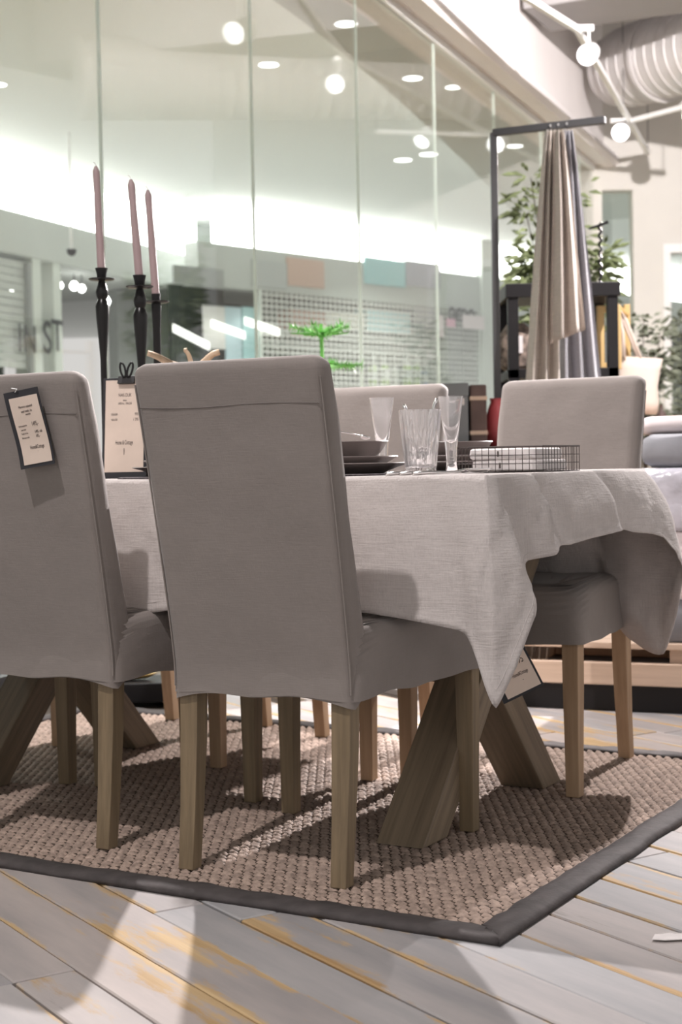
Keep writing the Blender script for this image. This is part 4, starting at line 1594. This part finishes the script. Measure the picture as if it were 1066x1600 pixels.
MB().box((-0.06, -0.1045, b0.z - zsd - 0.085), (0.06, -0.1005, b0.z - zsd - 0.06)).build('label_strip', M['napkin'], gb)
c0, c1 = P(733, 602, SY), P(758, 690, SY)
tr_ = thing('leather_case', 'brown leather case standing beside the grey box', 'case', ((c0.x + c1.x) / 2 + 0.003, SY + 0.05, zsd))
MB().box((-0.032, -0.09, 0), (0.032, 0.09, c0.z - zsd)).build('body', M['brown'], tr_, bevel=0.006)
MB().box((-0.034, -0.0925, c0.z - zsd - 0.06), (0.034, 0.0925, c0.z - zsd - 0.045)).build('strap', M['pinewood'], tr_)
MB().box((-0.034, -0.0925, 0.05), (0.034, 0.0925, 0.065)).build('strap', M['pinewood'], tr_)
rv = P(764, 690, SY)
vz = P(764, 622, SY).z - zsd
vs_ = MB().lathe([(0.025, 0), (0.04, 0.02), (0.045, vz * 0.45), (0.030, vz * 0.8), (0.02, vz * 0.92), (0.024, vz), (0.019, vz), (0.015, vz * 0.9), (0.001, vz * 0.85)], 20).build('red_vase', M['red'], None, smooth='auto', loc=(rv.x + 0.034, SY + 0.05, zsd))
tag(vs_, 'dark red glazed vase between the glasses and the far chair', 'vase')

# --- pine ladder with a canvas tote
LY = 7.3
l0, l1 = P(979, 476, LY), P(953, 478, LY)
ld = thing('pine_ladder', 'yellow pine display ladder holding the canvas tote', 'ladder', (l0.x, LY, 0))
MB().box((-0.014, -0.02, 0), (0.014, 0.02, l0.z)).build('rail', M['yellowwood'], ld, bevel=0.003)
MB().box((-0.014, 0.38, 0), (0.014, 0.42, l0.z)).build('rail', M['yellowwood'], ld, bevel=0.003)
for z in (0.3, 0.6, 0.9, 1.2, 1.45):
    MB().tube([(0, 0.015, z), (0, 0.385, z)], 0.012, 10).build('rung', M['yellowwood'], ld)
MB().tube([(0.0, -0.03, l0.z - 0.05), (-0.03, -0.05, l0.z - 0.035), (-0.06, -0.07, l0.z - 0.01)], [0.012, 0.012, 0.014], 8).build('peg', M['yellowwood'], ld)
BY = LY - 0.10
bt = thing('canvas_tote', 'natural canvas tote bag hanging by a strap from the pine ladder', 'bag', P(995, 640, BY))
o_ = P(995, 640, BY)


def bl(x, y, dy=0.0):
    p_ = P(x, y, BY) - o_
    return (p_.x, p_.y + dy, p_.z)


sec = []
for (xl, xr, y, dp) in ((962, 1028, 644, 0.05), (958, 1030, 625, 0.065), (962, 1028, 600, 0.06), (966, 1032, 575, 0.05), (968, 1036, 557, 0.035)):
    a, b = Vector(bl(xl, y)), Vector(bl(xr, y + 4))
    n_ = 20
    sec.append([a.lerp(b, 0.5) + Vector(((b.x - a.x) / 2 * math.cos(2 * math.pi * k_ / n_), dp * math.sin(2 * math.pi * k_ / n_) + 0.008 * nz(k_ * .7, y * .1, 2), (b.z - a.z) / 2 * math.cos(2 * math.pi * k_ / n_))) for k_ in range(n_)])
bo = MB().rings(sec, cap1=False).build('body', M['bag'], bt, smooth=True)
so_ = bo.modifiers.new('thick', 'SOLIDIFY')
so_.thickness = 0.003
for dy in (-0.03, 0.03):
    pts = [bl(1000, 562, dy), bl(988, 530, dy), bl(976, 500, dy), bl(966, 480, -0.0), bl(972, 520, dy), bl(974, 562, dy)]
    MB().tube(pts, 0.008, 6).build('strap', M['bag'], bt, smooth=True)

# --- low pine rack stacked with bedding
e0, e1 = PZ(820, 1106, 0), PZ(1066, 1117, 0)
ra = math.atan2(e1.y - e0.y, e1.x - e0.x)
rd = Vector((math.cos(ra), math.sin(ra), 0))
rk0 = e0 - rd * 0.16
bn = thing('pine_rack', 'low pale pine display rack carrying stacked bedding behind the table', 'rack', rk0, ra)
RL = 1.9
MB().box((0.0, 0.02, 0.0), (RL, 0.70, 0.084)).build('plinth', M['black'], bn)  # solid black block filling the space under the rails
MB().box((0.0, -0.002, 0.084), (RL, 0.028, 0.156)).build('front_rail', M['pinewood'], bn, bevel=0.004)
MB().box((0.0, 0.692, 0.084), (RL, 0.72, 0.156)).build('back_rail', M['pinewood'], bn, bevel=0.004)
for x in (0.04, 0.62, 1.2, 1.82):
    MB().box((x, 0.03, 0.084), (x + 0.045, 0.69, 0.198)).build('cross_bearer', M['pinewood'], bn)
for i in range(7):
    MB().box((0.0, 0.0 + i * 0.104, 0.199), (RL, 0.092 + i * 0.104, 0.219)).build('slat', M['pinewood'], bn, bevel=0.003)


def bedding(name, label, m, x0, x1, y0, y1, z0, z1, seed, puff=0.02):
    rs = []
    for k_ in range(9):
        f = k_ / 8
        z = z0 + (z1 - z0) * f
        ins = puff * (1 - math.sin(math.pi * min(1, max(0, f))) ** 0.5)
        ring = densify(rrect(x0 + ins, x1 - ins, y0 + ins, y1 - ins, 0.05, z, 5), 0.05)
        rs.append([(p_.x + 0.016 * nz(p_.x * 5, p_.y * 5, z * 9 + seed), p_.y + 0.022 * nz(p_.x * 6, p_.y * 4 + seed, z * 10), p_.z) for p_ in ring])
    n_ = min(len(r) for r in rs)
    rs = [r[:n_] for r in rs]
    o = MB().rings(rs).build(name, m, None, smooth='auto', loc=rk0, rz=ra)
    return tag(o, label, 'bedding', 'bedding stacked on the pine rack')


bedding('folded_quilt', 'dark grey folded quilt lowest in the bedding stack', M['bedgrey'], 0.52, 1.75, 0.02, 0.66, 0.221, 0.350, 1)
bedding('folded_blanket', 'pale beige folded blanket in the middle of the bedding stack', M['pinklinen'], 0.54, 1.74, 0.02, 0.66, 0.352, 0.565, 2)
bedding('wrapped_duvet', 'duvet in shiny crumpled clear wrap on the bedding stack', M['plastic'], 0.50, 1.76, 0.00, 0.66, 0.567, 0.762, 3)
bedding('folded_quilt', 'mid grey folded quilt lying over the wrapped duvet', M['bedgrey'], 0.52, 1.72, 0.02, 0.64, 0.764, 0.868, 4, 0.03)
bedding('linen_cushion', 'rosy white linen cushion topmost on the bedding stack', M['pinklinen'], 0.50, 1.60, 0.10, 0.62, 0.870, 0.925, 5, 0.03)
# bottle and white bowl on a shelf behind the bedding
sh = thing('pine_table', 'pine side table with bottle and bowl beyond the bedding', 'table', (P(1040, 670, 7.0).x, 7.0, 0))
zsh2 = P(1030, 668, 7.0).z
MB().box((-0.25, -0.2, zsh2 - 0.03), (0.30, 0.2, zsh2)).build('top', M['pinewood'], sh, bevel=0.003)
for x in (-0.22, 0.26):
    for y in (-0.17, 0.17):
        MB().box((x - 0.02, y - 0.02, 0), (x + 0.02, y + 0.02, zsh2 - 0.03)).build('leg', M['pinewood'], sh)
hb_ = P(1030, 632, 7.0).z - zsh2
bo_ = thing('dark_bottle', 'small dark brown bottle with a pale label on the pine table', 'bottle', (P(1030, 660, 7.0).x, 6.95, zsh2))
MB().lathe([(0.02, 0), (0.021, 0.004), (0.021, hb_ * 0.58), (0.008, hb_ * 0.75), (0.007, hb_ * 0.95), (0.009, hb_), (0.001, hb_)], 18).build('body', M['brown'], bo_, smooth='auto')
MB().lathe([(0.0215, hb_ * 0.1), (0.0215, hb_ * 0.4)], 18, cap0=False, cap1=False).build('label', M['pinklinen'], bo_)
wb_ = MB().lathe([(0.03, 0), (0.05, 0.02), (0.065, 0.05), (0.061, 0.05), (0.045, 0.022), (0.001, 0.012)], 24).build('white_bowl', M['white'], None, smooth='auto', loc=(P(1064, 660, 7.0).x, 6.9, zsh2))
tag(wb_, 'white bowl on the pine table at the frame edge', 'bowl')

# brass dish on the floor by the glass wall, seen under the left chair
bd_ = PZ(222, 1100, 0)
br = thing('brass_tray', 'low black stand with a curved brass tray seen between the chairs', 'tray', (bd_.x, bd_.y + 0.12, 0))
MB().box((-0.30, -0.09, 0), (0.20, 0.12, 0.065)).build('stand', M['black'], br, bevel=0.004)
MB().rings([[(-0.12 + 0.16 * q_ * math.cos(a), 0.05 * q_ * math.sin(a), zz) for a in [2 * math.pi * k_ / 24 for k_ in range(24)]] for q_, zz in ((0.4, 0.066), (0.8, 0.072), (1.0, 0.088), (0.96, 0.089), (0.7, 0.076), (0.1, 0.072))]).build('tray', M['brass'], br, smooth=True)

# ================================================================== CEILING: duct, tracks, lamps
da, db = P(972, 108, 13.5), P(1130, 64, 12.4)
dd = (db - da)
dl = dd.length
du = thing('spiral_duct', 'large galvanised spiral ventilation duct under the ceiling', 'duct', da)
du.rotation_euler = dd.to_track_quat('Z', 'Y').to_euler()
rs = []
prof = [(0.30, -0.10), (0.30, 0.02), (0.33, 0.03), (0.335, 0.06), (0.31, 0.08)]
z = 0.10
while z < dl + 2.6:
    prof += [(0.34, z), (0.34, z + 0.10), (0.349, z + 0.106), (0.349, z + 0.114), (0.34, z + 0.12)]
    z += 0.121
MB().lathe(prof, 40).build('pipe', M['galv'], du, smooth='auto')
MB().lathe([(0.37, 0.5), (0.37, 0.54), (0.34, 0.54), (0.34, 0.5)], 40, cap0=False, cap1=False).build('collar', M['galv'], du)
du2 = MB().box((-0.6, -0.35, -0.25), (3.2, 0.35, 0.25)).build('rectangular_duct', M['ceilgrey'], None, bevel=0.01, loc=P(960, 15, 11.6) + Vector((0, 0, 0.25)), rz=R(-25))
tag(du2, 'dark rectangular ventilation duct above the spiral duct', 'duct')


def track(name, label, pts, w_=0.018):
    t = thing(name, label, 'track', pts[0], group='ceiling light tracks')
    for i in range(len(pts) - 1):
        a, b = pts[i] - pts[0], pts[i + 1] - pts[0]
        d = b - a
        n_ = Vector((-d.y, d.x, 0)).normalized() * w_
        u_ = Vector((0, 0, w_))
        MB().hexa([a - n_ - u_, b - n_ - u_, b + n_ - u_, a + n_ - u_], [a - n_ + u_, b - n_ + u_, b + n_ + u_, a + n_ + u_]).build('rail', M['white'], t)
    for q_ in (pts[0], pts[-1]):
        MB().tube([q_ - pts[0], Vector((q_.x, q_.y, CEIL + 0.6)) - pts[0]], 0.004, 6).build('suspension_wire', M['darkgrey'], t)


TZ = 3.60
tr1 = [PZ(828, 0, TZ) - Vector((0.9, 1.4, 0)), PZ(828, 0, TZ), PZ(902, 46, TZ), PZ(1013, 240, TZ)]
track('light_track', 'long white ceiling track carrying the spotlights beside the bulkhead', tr1)
track('light_track', 'white cross track meeting the long one near the back wall', [PZ(975, 192, TZ), PZ(1066, 168, TZ), PZ(1130, 150, TZ)])


def spotlamp(x, y, Y, label, aim, r_=0.055, track_z=TZ):
    p_ = P(x, y, Y)
    t = thing('track_spotlight', label, 'spotlight', p_, group='track spotlights')
    d = (Vector(aim) - p_).normalized()
    h = thing('lamp_head', None, None)
    h.parent = t
    h.rotation_euler = d.to_track_quat('Z', 'Y').to_euler()
    MB().lathe([(r_ * 0.5, -0.16), (r_ * 0.92, -0.15), (r_, -0.02), (r_, 0.004), (r_ * 0.93, 0.004), (r_ * 0.9, -0.004)], 28, cap1=False).build('housing', M['white'], h, smooth='auto')
    MB().lathe([(r_ * 0.93, -0.003), (0.001, -0.002)], 28).build('lens', M['lamp'], h)
    up_ = max(0.06, track_z - p_.z)
    MB().tube([-d * 0.08, -d * 0.08 + Vector((0, 0, up_))], 0.010, 8).build('yoke', M['white'], t)
    MB().box((-0.09 - d.x * 0.08, -0.02 - d.y * .08, up_ - 0.005), (0.03 - d.x * 0.08, 0.02 - d.y * .08, up_ + 0.03)).build('adapter', M['white'], t)


spotlamp(918, 86, 10.1, 'bright track spotlight in front of the spiral duct', (-0.6, 3.0, 0.6), 0.068)
spotlamp(970, 207, 12.9, 'bright track spotlight next to the linen stand arm', (-0.2, 3.0, 0.6), 0.075)
spotlamp(771, -2, 8.4, 'bright track spotlight at the top edge of the picture', (-0.2, 3.0, 0.6), 0.07)
spotlamp(1080, 180, 12.5, 'white track spotlight at the right edge of the picture', (3.0, 9.0, 0.4), 0.07)


# ================================================================== MALL
def downlight(x, y, z, r_, label):
    p_ = PZ(x, y, z)
    t = thing('downlight', label, 'downlight', p_, group='mall downlights')
    MB().lathe([(r_, -0.004), (r_ * 1.12, -0.006), (r_ * 1.14, 0.002), (r_, 0.002)], 28, cap0=False, cap1=False).build('trim_ring', M['white'], t)
    MB().lathe([(r_, -0.003), (0.001, -0.0028)], 28).build('lens', M['down'], t)


for x, y, z, r_, lab in ((420, 101, MC, .085, 'round downlight in the mall ceiling near the middle glass seam'), (630, 250, MC, .10, 'round downlight in the mall ceiling, left of a close pair'), (670, 241, MC, .10, 'round downlight in the mall ceiling, right of a close pair'),
                         (424, 367, MC, .13, 'distant round downlight just above the cove at the middle seam'), (738, 388, MC, .13, 'distant round downlight above the cove near the pale column'), (130, 285, MC, .11, 'round downlight beside the tallest candle'),
                         (-4, 132, MC, .08, 'round downlight at the left picture edge'), (541, 37, GTOP + 0.058, .07, 'glowing soffit disc for a spotlight reflection near the top of the glass'), (645, 122, GTOP + 0.058, .07, 'glowing soffit disc for a spotlight reflection halfway along the glass'), (709, 136, GTOP + 0.058, .06, 'small glowing soffit disc for a reflection, right of the halfway one'),  # the soffit discs here stand in for track spots reflected in the glass
                         (805, 228, GTOP + 0.058, .07, 'soffit downlight just under the stand arm')):
    downlight(x, y, z, r_, lab)


for q_ in (2.5, 6.0, 9.5, 13.0, 16.0):  # added beams to brighten the mall, set apart from the downlights
    c_ = G0 + GD * (q_ - 1.5) + GN * 3.0
    spot('mall_fill_beam', (c_.x, c_.y, MC - 0.03), (c_.x, c_.y, 0), 420, 130, 0.8, 0.08, (0.97, 1.0, 0.95))


def panel(x0, y0, x1, y1, fn, off, depth, m, name, label, cat, group=None):
    a, b = fn(x0, (y0 + y1) / 2, off), fn(x1, (y0 + y1) / 2, off)
    xm = (x0 + x1) / 2
    z1, z0 = fn(xm, y0, off).z, fn(xm, y1, off).z
    d = (b - a)
    d.z = 0
    L_ = d.length
    o = MB().box((0, 0, 0), (L_, depth, z1 - z0)).build(name, m, None, loc=(a.x, a.y, z0), rz=math.atan2(d.y, d.x))
    return tag(o, label, cat, group)


def flat(c):
    return mat('print_%d' % len(bpy.data.materials), c, 0.7)


for x0, x1, y0, y1, c, lab in ((395, 449, 408, 450, (.46, .48, .47), 'pale grey sign panel on the far shop fascia by the middle seam'), (450, 507, 405, 448, (.56, .40, .33), 'terracotta sign panel on the far shop fascia'),
                               (571, 634, 405, 446, (.38, .62, .64), 'turquoise sign panel on the far shop fascia'), (635, 688, 410, 448, (.42, .42, .47), 'violet-grey sign panel on the far shop fascia')):
    panel(x0, y0, x1, y1, rf, -0.03, 0.03, flat(c), 'sign_panel', lab, 'sign', 'sign panels on the fascia')
# roller grille
ga, gb2 = rf(408, 500), rf(746, 500)
gL = ((gb2 - ga).xy).length
gr = thing('roller_grille', 'closed steel roller grille across the far shop', 'grille', (ga.x, ga.y, 0), math.atan2(RD.y, RD.x))
m_ = MB()
z = 0.0
while z < 3.06:
    m_.box((0, -0.006, z), (gL, 0.006, z + 0.024))
    z += 0.075
x = 0.0
while x < gL:
    m_.box((x, -0.005, 0), (x + 0.022, 0.005, 3.06))
    x += 0.095
gg = m_.build('mesh', mat('grille_steel', (0.66, 0.67, 0.64), 0.5), gr)
gg['kind'] = 'stuff'
MB().box((-0.05, -0.03, 0), (0.0, 0.03, 3.06)).build('guide_channel', M['column'], gr)
MB().box((gL, -0.03, 0), (gL + 0.05, 0.03, 3.06)).build('guide_channel', M['column'], gr)
# dark inside, shelves and goods
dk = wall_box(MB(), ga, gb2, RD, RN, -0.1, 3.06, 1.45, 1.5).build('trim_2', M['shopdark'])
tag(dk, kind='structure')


def zr_(y, off):
    return rf(580, y, off).z


su = thing('shop_shelving', 'long pale shelving behind the roller grille', 'shelving', (0, 0, 0))
for y in (529, 606, 548):
    off = 0.30
    zz = zr_(y, off)
    wall_box(MB(), ga, gb2, RD, RN, zz - 0.05, zz, off - 0.20, off + 0.35).build('shelf', M['fascia'], su)
for x0, x1, y0, y1, c, lab in ((454, 509, 486, 526, (.56, .30, .22), 'terracotta carton behind the roller grille'), (510, 570, 490, 512, (.72, .69, .60), 'cream carton behind the roller grille'), (574, 640, 485, 518, (.40, .68, .72), 'turquoise carton behind the roller grille'),
                               (648, 690, 478, 512, (.40, .40, .47), 'violet-grey carton behind the roller grille')):
    panel(x0, y0, x1, y1, rf, 0.10, 0.25, flat(c), 'carton', lab, 'carton', 'cartons behind the grille')
M['botw'] = flat((.80, .82, .80))
M['botg'] = flat((.50, .72, .22))
M['botb'] = flat((.25, .35, .62))
for i, (x, yt, wpx, body) in enumerate(((583, 553, 15, 'botg'), (601, 550, 15, 'botg'), (617, 552, 9, 'botw'), (636, 549, 17, 'botg'), (652, 546, 13, 'botg'), (664, 560, 12, 'botb'))):
    off = 0.12
    p_ = rf(x, 600, off)
    p_.z = zr_(606, 0.30)
    hh = rf(x, yt, off).z - p_.z
    r_ = wpx / 2400 * p_.y / 2
    names = ('first', 'second', 'third', 'fourth', 'fifth', 'last')
    t = thing('cleaner_bottle', ['green and white spray bottle, first from the left behind the grille', 'green and white spray bottle, second from the left behind the grille', 'thin white bottle between the green bottles behind the grille',
                                 'widest green and white bottle behind the grille', 'tall green bottle with a white cap behind the grille', 'short blue and white bottle at the right end behind the grille'][i], 'bottle', p_, group='bottles behind the grille')
    MB().lathe([(r_ * 0.9, 0), (r_, 0.01), (r_, hh * 0.5), (r_ * 0.7, hh * 0.62)], 16).build('body', M[body], t, smooth='auto')
    MB().lathe([(r_ * 0.7, hh * 0.62), (r_ * 0.45, hh * 0.72), (r_ * 0.5, hh * 0.98), (r_ * 0.3, hh)], 16).build('cap', M['botw'], t, smooth='auto')
    MB().lathe([(r_ * 1.01, hh * 0.25), (r_ * 1.01, hh * 0.48)], 16, cap0=False, cap1=False).build('label', M['botw'], t)
# pale column at the end of the grille
co = panel(754, 280, 773, 660, rf, -0.05, 0.4, M['column'], 'mall_column', 'pale green column at the end of the roller grille', 'column')
co.location.z = -0.1
co.scale.z = (MC + 0.1) / (co.dimensions.z if co.dimensions.z > 0.1 else 3.0)
# lettering and paper tags by the column
lt = rf(722, 489, -0.02)
lo_ = text_mesh('shop_lettering', 'omo', 0.42, M['card'], None, lt, (R(90), 0, math.atan2(RD.y, RD.x)), 0.85, 0.02)
tag(lo_, 'dark rounded shop letters over the roller grille beside the column', 'lettering')
for x0, x1, y0, y1, c, lab in ((723, 757, 493, 514, (.84, .74, .76), 'large pale pink paper note before the column'), (698, 712, 498, 511, (.78, .45, .55), 'small bright pink paper note on the grille'), (687, 694, 493, 527, (.80, .70, .72), 'narrow pale pink paper strip on the grille')):
    panel(x0, y0, x1, y1, rf, -0.12, 0.005, flat(c), 'paper_note', lab, 'note', 'paper notes on the grille')
# dark shopfront and posters left of the grille
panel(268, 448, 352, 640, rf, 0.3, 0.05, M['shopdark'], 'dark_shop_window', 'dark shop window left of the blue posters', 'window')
panel(272, 418, 350, 446, rf, -0.02, 0.03, M['fasciadark'], 'sign_panel', 'dark grey sign panel over the dark shop window', 'sign', 'sign panels on the fascia')
for x0, x1, y0, y1, c, lab in ((318, 352, 478, 545, (.60, .60, .58), 'pale grey poster left of the blue ones'), (353, 378, 480, 600, (.42, .55, .60), 'blue-grey poster, left of two beside the grille'), (380, 403, 480, 600, (.36, .56, .58), 'teal poster, right of two beside the grille')):
    panel(x0, y0, x1, y1, rf, 0.05, 0.02, flat(c), 'shop_poster', lab, 'poster', 'posters beside the grille')
M['tube'] = emat('glowing_strip_face', (1.0, 1.0, 0.92), 2.2)  # glowing slanted bars just in front of the shopfront
for (xa, ya, xb, yb, lab) in ((270, 512, 327, 541, 'slanting glowing strip in the dark shop window'), (330, 505, 383, 524, 'slanting glowing strip before the blue posters'), (382, 501, 437, 519, 'slanting glowing strip at the left end of the grille')):
    a, b = rf(xa, ya, -0.10), rf(xb, yb, -0.10)
    o = MB().hexa([a + Vector((0, 0, -.05)), b + Vector((0, 0, -.05)), b + Vector((0, .05, -.05)), a + Vector((0, .05, -.05))], [a + Vector((0, 0, .05)), b + Vector((0, 0, .05)), b + Vector((0, .05, .05)), a + Vector((0, .05, .05))]).build('glowing_strip', M['tube'], None)
    tag(o, lab, 'lamp', 'glowing strips across the mall')
# left shopfront: columns, letters, lamps
for x0, x1, lab in ((54, 67, 'pale column between the dark letters of the left shop'), (86, 98, 'slim pale column right of the dark letters')):
    panel(x0, 405, x1, 700, lf, 0.02, 0.25, M['column'], 'shop_column', lab, 'column', 'columns of the left shop')
panel(49, 412, 53, 700, lf, -0.02, 0.06, M['fasciadark'], 'shutter_post', 'thin dark shutter post at the left shop', 'post')
gsh = lf(-40, 500, 0.05)
gse = lf(48, 500, 0.05)
sl = thing('slat_shutter', 'grey slatted shutter at the left picture edge', 'shutter', (gsh.x, gsh.y, 0), GANG)
sL = (gse - gsh).xy.length
z = 1.9
i = 0
while z < 3.05:
    MB().box((0, 0, z), (sL, 0.02, z + 0.075)).build('slat', M['fascia'], sl)
    z += 0.085
for ch, x, yc, hpx in (('I', 31, 530, 44), ('N', 47, 532, 42), ('S', 74, 530, 50), ('T', 90, 527, 48)):
    p_ = lf(x, yc, -0.06)
    h_ = hpx / 2400 * p_.y
    o = text_mesh('shop_letter', ch, h_ / 0.70, M['darkgrey'], None, p_, (R(90), 0, GANG), 0.85, 0.015)
    tag(o, 'tall dark letter %s on the left shopfront' % ch, 'letter', 'letters on the left shopfront')
M['bulb'] = emat('bulb_face', (1.0, 0.98, 0.95), 7.0)
for i, (x, y, r_, lab) in enumerate(((20, 457, 6, 'larger glowing lamp at the far left shop'), (34, 457, 4, 'smaller glowing lamp at the far left shop'), (93, 446, 6, 'glowing lamp left of a close pair under the left fascia'), (116, 447, 7, 'largest glowing lamp of the close pair under the fascia'),
                                    (128, 451, 6, 'glowing lamp right in the close pair by the tallest candlestick'), (164, 471, 9, 'big glowing lamp just right of the tallest candlestick'), (93, 472, 3, 'tiny lamp below the close pair'), (224, 498, 3, 'tiny lamp between the two right candlesticks'))):
    p_ = lf(x, y, 0.35)
    rr_ = r_ / 2400 * p_.y
    t = thing('shop_lamp', lab, 'lamp', p_, group='lamps in the left shop')
    MB().lathe([(0.001, -rr_), (rr_ * 0.6, -rr_ * 0.8), (rr_, 0), (rr_ * 0.6, rr_ * 0.8), (rr_ * 0.25, rr_)], 16).build('globe', M['bulb'], t, smooth=True)
    MB().tube([(0, 0, rr_), (0, 0, max(rr_ + 0.05, 3.14 - p_.z))], 0.008, 6).build('cord', M['darkgrey'], t)
cm = P(112, 393, 15.5)
dm = thing('dome_camera', 'small dark dome camera hanging under the mall cove', 'camera', cm)
MB().lathe([(0.001, -0.05), (0.035, -0.035), (0.05, 0.0), (0.05, 0.02)], 18).build('dome', M['black'], dm, smooth='auto')
MB().tube([(0, 0, 0.02), (0, 0, MC - cm.z)], 0.012, 8).build('drop_pipe', M['white'], dm)
# scrap of paper on the floor at right
sc_ = PZ(1045, 1465, 0.002)
pb = MB().add([(-0.03, -0.012, 0.002), (-0.01, -0.018, 0.0025), (0.03, -0.014, 0.002), (0.034, 0.01, 0.003), (0.005, 0.012, 0.006), (-0.02, 0.014, 0.002),
               (-0.03, -0.012, 0.001), (-0.01, -0.018, 0.001), (0.03, -0.014, 0.001), (0.034, 0.01, 0.001), (0.005, 0.012, 0.004), (-0.02, 0.014, 0.001)],
              [(0, 1, 2, 3, 4, 5), (11, 10, 9, 8, 7, 6)] + [(a, a + 6, (a + 1) % 6 + 6, (a + 1) % 6) for a in range(6)]).build('paper_scrap', M['napkin'], None, loc=sc_)
tag(pb, 'torn scrap of pale paper on the floorboards at right', 'paper')
